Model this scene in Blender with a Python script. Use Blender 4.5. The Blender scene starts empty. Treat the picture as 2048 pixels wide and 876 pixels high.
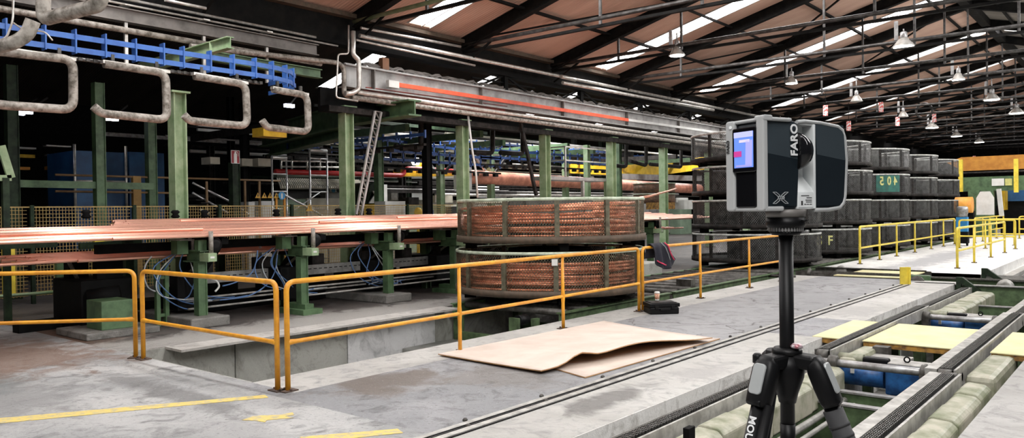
import bpy, math, random
from mathutils import Vector, Matrix
random.seed(7)
S = bpy.context.scene
COL = S.collection
PI = math.pi

# ------------------------------------------------------------------ materials
def _new(name):
    m = bpy.data.materials.new(name); m.use_nodes = True
    nt = m.node_tree; b = nt.nodes['Principled BSDF']
    return m, nt, b
def mat(name, col, rough=.6, metal=0, col2=None, scale=3, lo=.4, hi=.62, bump=0, bscale=40, stretch=None, detail=6, spec=.5, coat=0):
    m, nt, b = _new(name)
    b.inputs['Roughness'].default_value = rough; b.inputs['Metallic'].default_value = metal
    b.inputs['Specular IOR Level'].default_value = spec
    b.inputs['Coat Weight'].default_value = coat
    tc = nt.nodes.new('ShaderNodeTexCoord'); mp = nt.nodes.new('ShaderNodeMapping')
    nt.links.new(tc.outputs['Object'], mp.inputs['Vector'])
    if stretch: mp.inputs['Scale'].default_value = stretch
    if col2 is None: col2 = tuple(c*.72 for c in col)
    n = nt.nodes.new('ShaderNodeTexNoise'); n.inputs['Scale'].default_value = scale; n.inputs['Detail'].default_value = detail
    n.inputs['Roughness'].default_value = .62
    nt.links.new(mp.outputs['Vector'], n.inputs['Vector'])
    r = nt.nodes.new('ShaderNodeValToRGB'); e = r.color_ramp.elements
    e[0].position = lo; e[1].position = hi; e[0].color = (*col2, 1); e[1].color = (*col, 1)
    nt.links.new(n.outputs['Fac'], r.inputs['Fac']); nt.links.new(r.outputs['Color'], b.inputs['Base Color'])
    if bump:
        n2 = nt.nodes.new('ShaderNodeTexNoise'); n2.inputs['Scale'].default_value = bscale; n2.inputs['Detail'].default_value = 5
        nt.links.new(mp.outputs['Vector'], n2.inputs['Vector'])
        bp = nt.nodes.new('ShaderNodeBump'); bp.inputs['Strength'].default_value = bump; bp.inputs['Distance'].default_value = .02
        nt.links.new(n2.outputs['Fac'], bp.inputs['Height']); nt.links.new(bp.outputs['Normal'], b.inputs['Normal'])
    return m
def emit(name, col, strength):
    m, nt, b = _new(name)
    b.inputs['Base Color'].default_value = (*[min(c, .8) for c in col], 1)
    b.inputs['Emission Color'].default_value = (*col, 1); b.inputs['Emission Strength'].default_value = strength
    return m
def concrete(name, light, mid, dark, s1=.5, s2=4, mixlo=.35, mixhi=.65, grit=.5, stains=(), crack=.0):
    """three-tone concrete: broad patches, fine blotches, grit and bump; stains = (x, y, rx, ry, colour, amount)"""
    m, nt, b = _new(name); N = nt.nodes; L = nt.links
    b.inputs['Roughness'].default_value = .62
    tc = N.new('ShaderNodeTexCoord')
    light, mid, dark = [tuple(min(.8, v*.84) for v in q) for q in (light, mid, dark)]
    def noise(sc, det=6, dist=0, ro=.6):
        n = N.new('ShaderNodeTexNoise'); n.inputs['Scale'].default_value = sc; n.inputs['Detail'].default_value = det
        n.inputs['Distortion'].default_value = dist; n.inputs['Roughness'].default_value = ro
        L.new(tc.outputs['Object'], n.inputs['Vector']); return n
    def mix(a, bb, fac):
        x = N.new('ShaderNodeMix'); x.data_type = 'RGBA'
        for i, v in ((6, a), (7, bb)):
            if isinstance(v, tuple): x.inputs[i].default_value = (*v, 1)
            else: L.new(v, x.inputs[i])
        if isinstance(fac, float): x.inputs[0].default_value = fac
        else: L.new(fac, x.inputs[0])
        return x.outputs[2]
    def ramp(src, lo, hi, a=0., c=1.):
        r = N.new('ShaderNodeMapRange'); r.inputs[1].default_value = lo; r.inputs[2].default_value = hi
        r.inputs[3].default_value = a; r.inputs[4].default_value = c
        L.new(src, r.inputs[0]); return r.outputs[0]
    c = mix(mid, light, ramp(noise(s1, 8, .6).outputs['Fac'], mixlo, mixhi))
    c = mix(c, dark, ramp(noise(s2, 9, 1.2, .7).outputs['Fac'], .5, .7, 0, .85))
    geo = N.new('ShaderNodeSeparateXYZ'); L.new(tc.outputs['Object'], geo.inputs[0])
    def M(op, a, bb=0.):
        x = N.new('ShaderNodeMath'); x.operation = op
        for i, v in ((0, a), (1, bb)):
            if isinstance(v, (int, float)): x.inputs[i].default_value = v
            else: L.new(v, x.inputs[i])
        return x.outputs[0]
    wob = noise(2.2, 8, .8, .7).outputs['Fac']
    for (x, y, rx, ry, scol, amt) in stains:
        dx = M('DIVIDE', M('SUBTRACT', geo.outputs[0], x), rx); dy = M('DIVIDE', M('SUBTRACT', geo.outputs[1], y), ry)
        d = M('SQRT', M('ADD', M('MULTIPLY', dx, dx), M('MULTIPLY', dy, dy)))
        d = M('ADD', d, M('MULTIPLY', M('SUBTRACT', wob, .5), 2.6))
        c = mix(c, scol, ramp(d, 1.05, .55, 0, amt))
    g = noise(26, 6, 0, .75).outputs['Fac']
    c = mix(c, dark, ramp(g, .56, .68, 0, grit))
    c = mix(c, (.72, .7, .66), ramp(noise(38, 4, 0, .8).outputs['Fac'], .62, .7, 0, grit*.9))
    if crack:
        v = N.new('ShaderNodeTexVoronoi'); v.feature = 'DISTANCE_TO_EDGE'; v.inputs['Scale'].default_value = .34
        w = noise(1.5, 6).outputs['Color']; wm = N.new('ShaderNodeVectorMath'); wm.operation = 'ADD'
        L.new(tc.outputs['Object'], wm.inputs[0]); L.new(w, wm.inputs[1]); L.new(wm.outputs[0], v.inputs['Vector'])
        c = mix(c, (.05, .045, .04), ramp(v.outputs['Distance'], .008, .002, 0, crack))
    L.new(c, b.inputs['Base Color'])
    bp = N.new('ShaderNodeBump'); bp.inputs['Strength'].default_value = .55; bp.inputs['Distance'].default_value = .02
    h = M('ADD', M('MULTIPLY', g, .7), noise(7, 8).outputs['Fac'])
    L.new(h, bp.inputs['Height']); L.new(bp.outputs['Normal'], b.inputs['Normal'])
    return m

OIL = (.10, .095, .09); RUST = (.16, .085, .05)
M_front = concrete('concrete_front', (.50, .50, .49), (.33, .335, .335), (.10, .10, .10), .45, 3.2, .42, .6, .85,
    stains=[(-8.9, 2.4, 1.6, .9, (.20, .20, .20), .7), (-7.6, 3.75, 1.5, .22, (.13, .13, .13), .7), (-9.9, 2.6, 1.1, .6, (.14, .16, .16), .7),
            (-11.2, 3.4, 1.8, 1.3, RUST, .75), (-5.6, 3.2, .9, .5, (.24, .24, .24), .5)])
M_dark = concrete('concrete_worn', (.36, .36, .37), (.27, .275, .285), (.08, .08, .08), .6, 3, .44, .58, .95,
    stains=[(-6.2, 5.3, .55, .7, (.13, .105, .085), .85), (-5.4, 6.3, .8, .6, (.16, .14, .12), .5)], crack=.0)
M_plat = concrete('concrete_platform', (.35, .35, .355), (.265, .265, .27), (.12, .12, .12), .35, 2.4, .4, .62, .25, crack=.8)
M_edge = concrete('concrete_edge', (.58, .57, .54), (.44, .43, .40), (.25, .245, .24), .5, 4, .4, .62, .28,
    stains=[(-3.95, 6.2, .22, .75, OIL, .75), (-3.8, 7.6, .3, .5, (.30, .29, .28), .6), (-3.9, 13.6, .4, .8, (.30, .29, .28), .6)])
M_wallc = concrete('concrete_pit_wall', (.92, .91, .88), (.74, .72, .68), (.30, .28, .24), .7, 3.4, .38, .6, .3)
M_hole = concrete('concrete_trench_wall', (.46, .46, .42), (.33, .33, .30), (.16, .155, .13), .6, 2.6, .38, .6, .3)
M_left = concrete('concrete_dirty_shaded', (.13, .115, .105), (.075, .065, .06), (.02, .018, .016), .55, 2.5, .42, .62, .55,
    stains=[(-13, 4.2, 2.5, 1.2, RUST, .6), (-10.7, 8.0, .75, 7., (.30, .29, .27), .9)])  # dirty floor; dark base holds the rack's shade, pale strip the open floor
M_left2 = concrete('concrete_trench_rim', (.56, .54, .51), (.44, .42, .39), (.2, .19, .17), .8, 3, .4, .62, .4)
M_bright = concrete('concrete_bright', (.92, .91, .88), (.78, .77, .75), (.42, .42, .42), .4, 3, .4, .62, .2,
    stains=[(-5.6, 28, .7, 8, (.33, .33, .34), .9)])  # far floor; the stronger light there is put into its colour
M_pitf = concrete('concrete_pit_floor', (.30, .29, .27), (.19, .185, .17), (.06, .06, .05), .8, 3, .42, .62, .5)
M_step = concrete('concrete_step', (.48, .47, .45), (.37, .36, .34), (.14, .135, .13), .8, 3, .4, .6, .35)
M_white = concrete('concrete_patch', (.72, .72, .72), (.60, .60, .60), (.3, .3, .3), .8, 3, .4, .62, .2)
M_yel = mat('yellow_rail_paint', (.78, .36, .025), .38, 0, (.60, .25, .02), 5, bump=.05)
M_yel2 = mat('pale_yellow_rail_paint', (.80, .62, .06), .4, 0, (.60, .46, .05), 4)
M_line = mat('yellow_floor_paint', (.66, .50, .13), .65, 0, (.42, .37, .22), 14, .38, .55, detail=9)
M_rust = mat('rusty_plate', (.10, .06, .04), .8, 0, (.04, .03, .025), 14)
M_plate = mat('pale_yellow_plate', (.70, .65, .38), .55, 0, (.60, .54, .28), 2.2, .35, .6)
M_plate_e = mat('plate_edge_ochre', (.42, .22, .04), .7, 0, (.12, .06, .02), 9)
M_green = mat('green_paint', (.095, .17, .08), .5, 0, (.045, .085, .04), 4, .35, .6)
M_greenl = mat('light_green_paint', (.34, .43, .27), .5, 0, (.18, .28, .14), 3, .35, .65)
M_greend = mat('dark_green_paint', (.02, .038, .018), .6, 0, (.007, .013, .007), 5, spec=.25)
M_moss = mat('green_pit_beam', (.10, .16, .07), .6, 0, (.03, .05, .02), 5, .35, .65)
M_black = mat('black_steel', (.006, .006, .006), .7, 0, (.003, .003, .003), 6, spec=.12)
M_darkst = mat('dark_steel', (.030, .026, .024), .7, 0, (.008, .007, .006), 5, spec=.2)  # dark steel, its colour lowered to deepen the shadowy areas
M_steel = mat('grey_steel', (.42, .42, .42), .4, .55, (.20, .19, .18), 8, .35, .65)
M_beam = mat('grey_beam_paint', (.42, .41, .40), .5, .1, (.25, .24, .23), 2.5, .35, .6)
M_beamd2 = mat('galvanised_tray', (.30, .30, .29), .45, .3, (.18, .18, .175), 5)
M_beamd = mat('dull_beam_paint', (.20, .18, .165), .55, .1, (.10, .09, .08), 2.5, .35, .6)
M_pipe = mat('silver_pipe', (.66, .64, .60), .36, .6, (.36, .33, .29), 6, .3, .6)
M_hook = mat('mottled_hook_pipe', (.38, .35, .31), .55, .2, (.11, .095, .075), 9, .36, .6, bump=.15)
M_red = mat('red_conductor', (.85, .12, .04), .45, 0, (.68, .08, .03), 3)
M_redd = mat('dark_red_beam', (.32, .035, .02), .5, 0, (.13, .02, .015), 3)
M_redp = mat('red_pipe_paint', (.70, .05, .05), .4, 0, (.45, .03, .03), 4)
M_salmon = mat('salmon_duct', (.85, .36, .24), .5, 0, (.55, .2, .13), 3)
M_blue = mat('blue_conveyor_paint', (.045, .15, .47), .42, 0, (.03, .10, .36), 4, .35, .6)
M_blue2 = mat('deep_blue_conveyor_paint', (.04, .11, .36), .45, 0, (.015, .04, .14), 6, .35, .65)
M_blued = mat('dark_blue_panel', (.02, .10, .24), .5, 0, (.012, .06, .16), 1.5)
M_bluem = mat('blue_motor_paint', (.02, .12, .34), .45, 0, (.01, .05, .16), 8)
M_orange = mat('orange_crane_paint', (.88, .40, .06), .5, 0, (.7, .28, .04), 2)
M_yelc = mat('yellow_crane_paint', (.90, .58, .03), .5, 0, (.7, .42, .02), 3)
M_copper = mat('copper', (.97, .58, .45), .27, .7, (.86, .44, .32), 3, .3, .7, stretch=(8, .35, 8))
M_coil = mat('copper_coil', (.93, .38, .22), .28, .6, (.50, .16, .085), 5, .35, .6)
M_mesh = mat('green_grey_mesh', (.16, .15, .10), .55, .3, (.06, .05, .03), 9, .35, .65)
M_rim = mat('pale_green_rim', (.52, .58, .46), .45, .1, (.30, .34, .24), 7, .35, .6)
M_brown = mat('rusty_brown_band', (.11, .075, .05), .7, .1, (.06, .045, .03), 8, .35, .65)
M_meshd = mat('dark_grey_mesh', (.24, .24, .235), .45, .5, (.05, .05, .048), 6, .35, .65)
M_rimd = mat('pale_grey_rim', (.55, .56, .54), .45, .2, (.30, .30, .28), 7)
M_core = mat('dark_infill', (.045, .045, .04), .7, .1, (.02, .02, .018), 4)
M_card = mat('plywood_sheet', (.66, .56, .49), .75, 0, (.56, .47, .40), 2.2, .35, .65, stretch=(1, 1, 1), bump=.05)
M_cardd = mat('plywood_underside', (.50, .30, .14), .8, 0, (.38, .20, .09), 4)
M_roofm = None
M_cream = mat('cream_guard', (.42, .40, .32), .5, 0, (.16, .18, .10), 3.4, .36, .62)
M_chain = mat('oily_chain', (.16, .155, .145), .35, .7, (.05, .05, .045), 30, .35, .65)
M_railst = mat('worn_rail_steel', (.52, .51, .48), .42, .35, (.30, .29, .27), 6)
M_dkst = mat('dirty_dark_steel', (.11, .105, .095), .5, .4, (.045, .04, .035), 7)
M_shell = mat('light_grey_shell', (.42, .43, .43), .5, 0, (.39, .40, .40), 2)
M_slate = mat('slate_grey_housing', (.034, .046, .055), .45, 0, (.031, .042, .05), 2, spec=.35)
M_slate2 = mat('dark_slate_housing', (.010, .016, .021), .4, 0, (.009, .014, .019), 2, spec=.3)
M_silver = mat('satin_silver', (.80, .83, .83), .4, .05, (.76, .79, .79), 3)
M_glossb = mat('gloss_black', (.006, .006, .007), .12, 0, (.004, .004, .005), 2)
M_mattb = mat('matt_black', (.005, .005, .0055), .45, 0, (.003, .003, .0035), 4, spec=.22)
M_collar = mat('warm_grey_collar', (.17, .16, .15), .5, .2, (.14, .13, .12), 6)
M_letw = mat('white_lettering', (.82, .83, .83), .5, 0, (.76, .77, .77), 3)
M_letg = mat('grey_lettering', (.36, .38, .39), .5, 0, (.32, .34, .35), 3)
M_letk = mat('dark_lettering', (.03, .03, .03), .6, 0)
M_redk = mat('red_button', (.6, .02, .05), .4, 0)
M_pink = mat('pink_stripe', (.75, .05, .13), .7, 0)
M_navy = mat('black_cloth', (.012, .012, .022), .85, 0)
M_paper = mat('white_panel', (.72, .72, .70), .6, 0, (.60, .60, .57), 2)
M_creamp = mat('cream_cabinet', (.50, .47, .38), .6, 0, (.38, .36, .29), 2)
M_greenp = mat('soft_green_cabinet', (.24, .32, .23), .6, 0, (.18, .25, .18), 2)
M_corr = mat('corrugated_sheet', (.78, .74, .62), .5, .2, (.42, .40, .33), 3)
M_signr = mat('sign_red', (.36, .02, .03), .5, 0)
M_signy = mat('sign_yellow', (.75, .42, .05), .5, 0)
M_signb = mat('sign_blue', (.05, .30, .60), .5, 0)
M_green405 = mat('bottle_green_plate', (.01, .12, .09), .5, 0, (.01, .07, .055), 5)
M_yel405 = mat('stencil_yellow', (.62, .60, .22), .6, 0, (.42, .42, .16), 12)
M_cup = mat('paper_cup', (.45, .14, .07), .6, 0, (.62, .40, .28), 40, .45, .55)
M_hose = mat('blue_hose', (.10, .20, .42), .4, 0)
M_hosew = mat('pale_hose', (.55, .58, .60), .4, 0)
M_fence = mat('tan_fence_wire', (.50, .36, .12), .55, 0, (.34, .22, .08), 4)
M_alu = mat('aluminium', (.72, .72, .72), .3, .7, (.6, .6, .6), 3)
M_brownr = mat('brown_handrail', (.28, .17, .08), .6, 0)
M_raf = mat('black_rafter', (.010, .009, .008), .7, 0, (.004, .004, .004), 4, spec=.12)
M_sky = emit('skylight_glow', (1, .98, 1.0), 6.5)
M_lamp = emit('lamp_glow', (1, .97, .93), 9)
M_lampc = emit('cold_lamp_glow', (.75, .78, 1), 7)
M_winl = emit('bright_doorway', (1, 1, 1), 2.2)
M_redtag = mat('red_white_tape', (.75, .10, .08), .6, 0, (.9, .8, .8), 14, .49, .51)

def roofmat(name, col, col2):
    m, nt, b = _new(name); N = nt.nodes; L = nt.links
    b.inputs['Roughness'].default_value = .75
    tc = N.new('ShaderNodeTexCoord')
    w = N.new('ShaderNodeTexWave'); w.wave_type = 'BANDS'; w.bands_direction = 'Y'; w.inputs['Scale'].default_value = 3.2
    w.inputs['Distortion'].default_value = .0
    L.new(tc.outputs['Object'], w.inputs['Vector'])
    mp = N.new('ShaderNodeMapping'); mp.inputs['Scale'].default_value = (.25, 1.3, 1); L.new(tc.outputs['Object'], mp.inputs['Vector'])
    n = N.new('ShaderNodeTexNoise'); n.inputs['Scale'].default_value = 1.2; n.inputs['Detail'].default_value = 6
    L.new(mp.outputs['Vector'], n.inputs['Vector'])
    r = N.new('ShaderNodeValToRGB'); r.color_ramp.elements[0].position = .35; r.color_ramp.elements[1].position = .65
    r.color_ramp.elements[0].color = (*col2, 1); r.color_ramp.elements[1].color = (*col, 1)
    L.new(n.outputs['Fac'], r.inputs['Fac']); L.new(r.outputs['Color'], b.inputs['Base Color'])
    bp = N.new('ShaderNodeBump'); bp.inputs['Strength'].default_value = .5; bp.inputs['Distance'].default_value = .02
    L.new(w.outputs['Fac'], bp.inputs['Height']); L.new(bp.outputs['Normal'], b.inputs['Normal'])
    return m
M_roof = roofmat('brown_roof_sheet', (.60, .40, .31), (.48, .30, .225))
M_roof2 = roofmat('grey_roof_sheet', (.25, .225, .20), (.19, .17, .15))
M_roofd = roofmat('unlit_bay_roof_sheet', (.06, .045, .036), (.035, .026, .02))  # left bay roof; its lack of light is put into this dark colour

# ------------------------------------------------------------------ mesh building
class MB:
    def __init__(s): s.v = []; s.f = []; s.sm = []; s.mi = []; s.cur = 0
    def _add(s, vs, fs, smooth=False):
        o = len(s.v); s.v += [tuple(v) for v in vs]
        for f in fs: s.f.append([i+o for i in f]); s.sm.append(smooth); s.mi.append(s.cur)
        return s
    def box(s, a, b):
        x0, y0, z0 = [min(p, q) for p, q in zip(a, b)]; x1, y1, z1 = [max(p, q) for p, q in zip(a, b)]
        return s._add([(x0,y0,z0),(x1,y0,z0),(x1,y1,z0),(x0,y1,z0),(x0,y0,z1),(x1,y0,z1),(x1,y1,z1),(x0,y1,z1)],
            [(0,3,2,1),(4,5,6,7),(0,1,5,4),(1,2,6,5),(2,3,7,6),(3,0,4,7)])
    def cbox(s, c, d, rz=0):
        hx, hy, hz = [q/2 for q in d]; cs, sn = math.cos(rz), math.sin(rz); vs = []
        for z in (-hz, hz):
            for x, y in ((-hx,-hy),(hx,-hy),(hx,hy),(-hx,hy)):
                vs.append((c[0]+x*cs-y*sn, c[1]+x*sn+y*cs, c[2]+z))
        return s._add(vs, [(0,3,2,1),(4,5,6,7),(0,1,5,4),(1,2,6,5),(2,3,7,6),(3,0,4,7)])
    def _frame(s, p, q, up=(0,0,1)):
        d = (Vector(q)-Vector(p)).normalized(); u = Vector(up)
        if abs(d.dot(u)) > .98: u = Vector((1,0,0))
        a = d.cross(u).normalized(); b = a.cross(d).normalized()
        return d, a, b
    def bar(s, p, q, w, h, up=(0,0,1)):
        p, q = Vector(p), Vector(q); d, a, b = s._frame(p, q, up); vs = []
        for c in (p, q):
            for x, y in ((-w/2,-h/2),(w/2,-h/2),(w/2,h/2),(-w/2,h/2)): vs.append(c+a*x+b*y)
        return s._add(vs, [(0,1,2,3),(7,6,5,4),(0,4,5,1),(1,5,6,2),(2,6,7,3),(3,7,4,0)])
    def ibeam(s, p, q, w, h, t=.02, up=(0,0,1)):
        p, q = Vector(p), Vector(q); d, a, b = s._frame(p, q, up)
        s.bar(p+b*(h/2-t/2), q+b*(h/2-t/2), w, t, up); s.bar(p-b*(h/2-t/2), q-b*(h/2-t/2), w, t, up)
        return s.bar(p, q, t, h-2*t, up)
    def tube(s, pts, r, n=10, cap=True, closed=False):
        P = [Vector(p) for p in pts]; m = len(P)
        if m < 2: return s
        up = Vector((0,0,1)); vs = []; prev = None
        for i, p in enumerate(P):
            if closed: t = (P[(i+1) % m]-P[i-1]).normalized()
            elif i == 0: t = (P[1]-P[0]).normalized()
            elif i == m-1: t = (P[-1]-P[-2]).normalized()
            else: t = ((P[i+1]-p).normalized()+(p-P[i-1]).normalized()).normalized()
            if prev is None:
                a = t.cross(up if abs(t.dot(up)) < .95 else Vector((1,0,0))).normalized()
            else: a = (prev-t*prev.dot(t)).normalized()
            prev = a; b = t.cross(a); rr = r[i] if isinstance(r, (list, tuple)) else r
            for k in range(n): an = 2*PI*k/n; vs.append(p+(a*math.cos(an)+b*math.sin(an))*rr)
        fs = []; R = m if closed else m-1
        for i in range(R):
            j = (i+1) % m
            for k in range(n): l = (k+1) % n; fs.append((i*n+k, i*n+l, j*n+l, j*n+k))
        s._add(vs, fs, True)
        if cap and not closed:
            o = len(s.v)-m*n
            s.f.append([o+k for k in reversed(range(n))]); s.sm.append(False); s.mi.append(s.cur)
            s.f.append([o+(m-1)*n+k for k in range(n)]); s.sm.append(False); s.mi.append(s.cur)
        return s
    def lathe(s, c, prof, n=24, axis='z', smooth=True):
        vs = []; m = len(prof)
        for (r, z) in prof:
            for k in range(n):
                a = 2*PI*k/n; x, y = r*math.cos(a), r*math.sin(a)
                vs.append((c[0]+x, c[1]+y, c[2]+z) if axis == 'z' else ((c[0]+z, c[1]+x, c[2]+y) if axis == 'x' else (c[0]+x, c[1]+z, c[2]+y)))
        fs = []
        for i in range(m-1):
            for k in range(n): l = (k+1) % n; fs.append((i*n+k, i*n+l, (i+1)*n+l, (i+1)*n+k))
        fl = [tuple(reversed(range(n))), tuple((m-1)*n+k for k in range(n))]
        s._add(vs, fs, smooth); o = len(s.v)-m*n
        for f in fl: s.f.append([o+i for i in f]); s.sm.append(False); s.mi.append(s.cur)
        return s
    def prism(s, poly, mapf, d0, d1):
        """polygon (u,v) extruded between depths d0 and d1; mapf(u,v,d)->xyz"""
        n = len(poly); vs = [mapf(u, v, d0) for u, v in poly]+[mapf(u, v, d1) for u, v in poly]
        fs = [tuple(reversed(range(n))), tuple(range(n, 2*n))]+[(i, (i+1) % n, n+(i+1) % n, n+i) for i in range(n)]
        return s._add(vs, fs)
    def quad(s, a, b, c, d): return s._add([a, b, c, d], [(0,1,2,3)])
    def build(s, name, m, parent=None, bevel=0, solid=0):
        me = bpy.data.meshes.new(name)
        off = parent_world(parent) if parent else Vector((0,0,0))
        me.from_pydata([tuple(Vector(v)-off) for v in s.v], [], s.f)
        ms = m if isinstance(m, (list, tuple)) else [m]
        for x in ms: me.materials.append(x)
        me.polygons.foreach_set('use_smooth', s.sm); me.polygons.foreach_set('material_index', s.mi)
        me.update()
        o = bpy.data.objects.new(name, me); COL.objects.link(o)
        if parent: o.parent = parent
        if bevel:
            bv = o.modifiers.new('bevel', 'BEVEL'); bv.width = bevel; bv.segments = 2; bv.limit_method = 'ANGLE'; bv.angle_limit = .6
        if solid:
            sd = o.modifiers.new('solid', 'SOLIDIFY'); sd.thickness = solid
        return o
def parent_world(p):
    v = Vector(p.location)
    while p.parent: p = p.parent; v += Vector(p.location)
    return v
def thing(name, label, cat, loc=(0,0,0), group=None):
    o = bpy.data.objects.new(name, None); COL.objects.link(o); o.location = loc; o.empty_display_size = .1
    o['label'] = label; o['category'] = cat
    if group: o['group'] = group
    return o
def tag(o, label, cat, group=None, kind=None):
    o['label'] = label; o['category'] = cat
    if group: o['group'] = group
    if kind: o['kind'] = kind
    return o
def struct(o): o['kind'] = 'structure'; return o
def dup(root, loc, label, group=None):
    r = root.copy(); COL.objects.link(r); r.location = loc; r['label'] = label
    if group: r['group'] = group
    for ch in list(root.children):
        c = ch.copy(); COL.objects.link(c); c.parent = r
        for g in list(ch.children):
            d = g.copy(); COL.objects.link(d); d.parent = c
    return r
def text(body, name, m, parent, origin, ux, uy, size, depth=.0015, bold=False, mirror=False, sx=1.):
    """solid lettering: ux/uy are unit vectors of the writing direction and of the letters' up"""
    cu = bpy.data.curves.new(name, 'FONT'); cu.body = body; cu.size = size; cu.extrude = depth; cu.resolution_u = 3
    cu.align_x = 'CENTER'; cu.align_y = 'CENTER'
    if bold: cu.offset = size*.025
    t = bpy.data.objects.new(name, cu); COL.objects.link(t)
    bpy.context.view_layer.update()
    dg = bpy.context.evaluated_depsgraph_get(); me = bpy.data.meshes.new_from_object(t.evaluated_get(dg))
    bpy.data.objects.remove(t); me.name = name
    ux, uy = Vector(ux), Vector(uy); uz = ux.cross(uy)
    if mirror: ux = -ux
    ux = ux*sx
    off = parent_world(parent)
    for v in me.vertices: v.co = Vector(origin)-off+ux*v.co.x+uy*v.co.y+uz*v.co.z
    me.materials.clear(); me.materials.append(m)
    o = bpy.data.objects.new(name, me); COL.objects.link(o); o.parent = parent
    return o
def arc(c, u, v, r, a0, a1, n=6):
    c, u, v = Vector(c), Vector(u), Vector(v)
    return [c+u*(r*math.cos(a0+(a1-a0)*i/n))+v*(r*math.sin(a0+(a1-a0)*i/n)) for i in range(n+1)]
def rounded(pts, r, n=4):
    """polyline with rounded corners"""
    P = [Vector(p) for p in pts]; out = [P[0]]
    for i in range(1, len(P)-1):
        a, b, c = P[i-1], P[i], P[i+1]
        d1 = (a-b); d2 = (c-b); rr = min(r, d1.length*.45, d2.length*.45)
        p, q = b+d1.normalized()*rr, b+d2.normalized()*rr
        for k in range(n+1):
            t = k/n; out.append(p*(1-t)**2+b*2*t*(1-t)+q*t*t)
    out.append(P[-1]); return out
def lerp(a, b, t): return tuple(x+(y-x)*t for x, y in zip(a, b))

# ------------------------------------------------------------------ camera
cam = bpy.data.cameras.new('camera'); cam.lens = 36*1560/2048; cam.sensor_width = 36; cam.clip_end = 300; cam.clip_start = .05
co = bpy.data.objects.new('camera', cam); COL.objects.link(co); S.camera = co
RT, UPV, FW = Vector((0.769, 0.639, -0.014)), Vector((0.003, 0.017, 1.0)), Vector((-0.639, 0.769, -0.011))
RT = RT.normalized(); FW = (FW-RT*FW.dot(RT)).normalized(); UPV = RT.cross(FW).normalized()
co.matrix_world = Matrix(((RT.x, UPV.x, -FW.x, 0), (RT.y, UPV.y, -FW.y, 0), (RT.z, UPV.z, -FW.z, 1.76), (0, 0, 0, 1)))

# ------------------------------------------------------------------ floor and pits
SL = -1.2
f = MB()
mats = [M_front, M_dark, M_plat, M_edge, M_left, M_bright, M_step, M_hole, M_wallc, M_white]
def slab(i, x0, x1, y0, y1, z0=SL, z1=0): f.cur = i; f.box((x0, y0, z0), (x1, y1, z1))
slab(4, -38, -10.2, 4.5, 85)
slab(0, -38, -7.3, -8, 4.5)
slab(0, -7.3, -4.35, -8, 4.3)
slab(3, -4.35, -3.5, -8, 10.66)
slab(3, -7.3, -6.55, 4.5, 20.0)
f.cur = 1; f.prism([(-7.3, 4.3), (-4.35, 4.3), (-4.35, 7.4), (-5.4, 10.2), (-6.55, 10.2), (-6.55, 4.5), (-7.3, 4.5)], lambda u, v, d: (u, v, d), SL, 0)
f.cur = 2; f.prism([(-4.35, 7.4), (-4.35, 20.0), (-6.55, 20.0), (-6.55, 10.2), (-5.4, 10.2)], lambda u, v, d: (u, v, d), SL, 0)
slab(3, -4.35, -3.5, 12.5, 20.0)
slab(1, -4.35, -3.5, 10.66, 12.5, SL, -.0)
slab(6, -1.18, 7, -8, 19.4)
slab(0, -3.5, -1.18, -8, 3.6)
slab(5, -7.5, -3.45, 22.4, 85)
slab(5, -1.4, 7, 22.4, 85)
slab(5, -3.45, -1.4, 26, 85, SL, -.25)
slab(6, -10.2, -7.5, 50, 85)
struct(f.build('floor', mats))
g = MB(); g.box((-12, 3, -1.5), (7.5, 60, SL)); struct(g.build('floor', M_pitf))
# facing of the trench behind the railing and of the conveyor pit
g = MB(); g.cur = 0; g.box((-10.2, 4.5, SL), (-10.18, 6.0, -.0)); g.box((-10.2, 6.02, SL), (-10.18, 8.0, 0.)); g.cur = 1; g.box((-10.2, 8.02, SL), (-10.175, 10.0, -.0)); g.cur = 0; g.box((-10.2, 10.0, SL), (-10.18, 12, -.12))
g.box((-10.2, 4.5, SL), (-7.32, 4.52, 0))
struct(g.build('trim_1', [M_hole, M_white]))
g = MB(); g.box((-3.5, 3.6, SL), (-3.49, 10.66, -.002)); g.box((-3.5, 12.5, SL), (-3.49, 20.0, -.002)); struct(g.build('trim_2', M_wallc))
g = MB(); g.box((-10.2, 5.0, -.02), (-9.75, 10.2, .012)); g.build('trim_3', M_left2); struct(bpy.data.objects['trim_3'])
g = MB(); g.box((-7.5, 22.4, SL), (7, 22.41, -.002)); struct(g.build('trim_4', M_edge))
# small ledge inside the trench
g = MB(); g.box((-10.2, 9.2, -1.2), (-8.9, 10.6, -.62)); tag(g.build('concrete_ledge', M_hole, bevel=.02), 'low concrete ledge inside the trench beside the coil baskets', 'ledge')

# floor rail groove: two steel angles let into the concrete with bolts
t = thing('floor_rail', 'long flush steel track bolted into the concrete between railing and pit', 'rail', (-4.3, 4, 0))
g = MB(); g.box((-4.46, -4, -.01), (-4.40, 18.75, .008)); g.box((-4.33, -4, -.01), (-4.26, 18.75, .012)); g.build('rail_strip', M_railst, t)
g = MB(); g.box((-4.398, -4, -.01), (-4.385, 18.75, .006)); g.box((-4.255, -4, -.01), (-4.235, 18.75, .006)); g.box((-4.37, -4, 0), (-4.36, 18.7, .004)); g.build('slot', M_black, t)
g = MB(); y = 1.2
while y < 18.5:
    for xx in (-4.49, -4.345): g.lathe((xx, y+(.12 if xx < -4.4 else 0), .0), [(.022, 0), (.022, .014), (.012, .026)], 8)
    y += 1.05 if int(y*10) % 3 else .28
g.build('bolts', M_dkst, t)
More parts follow.
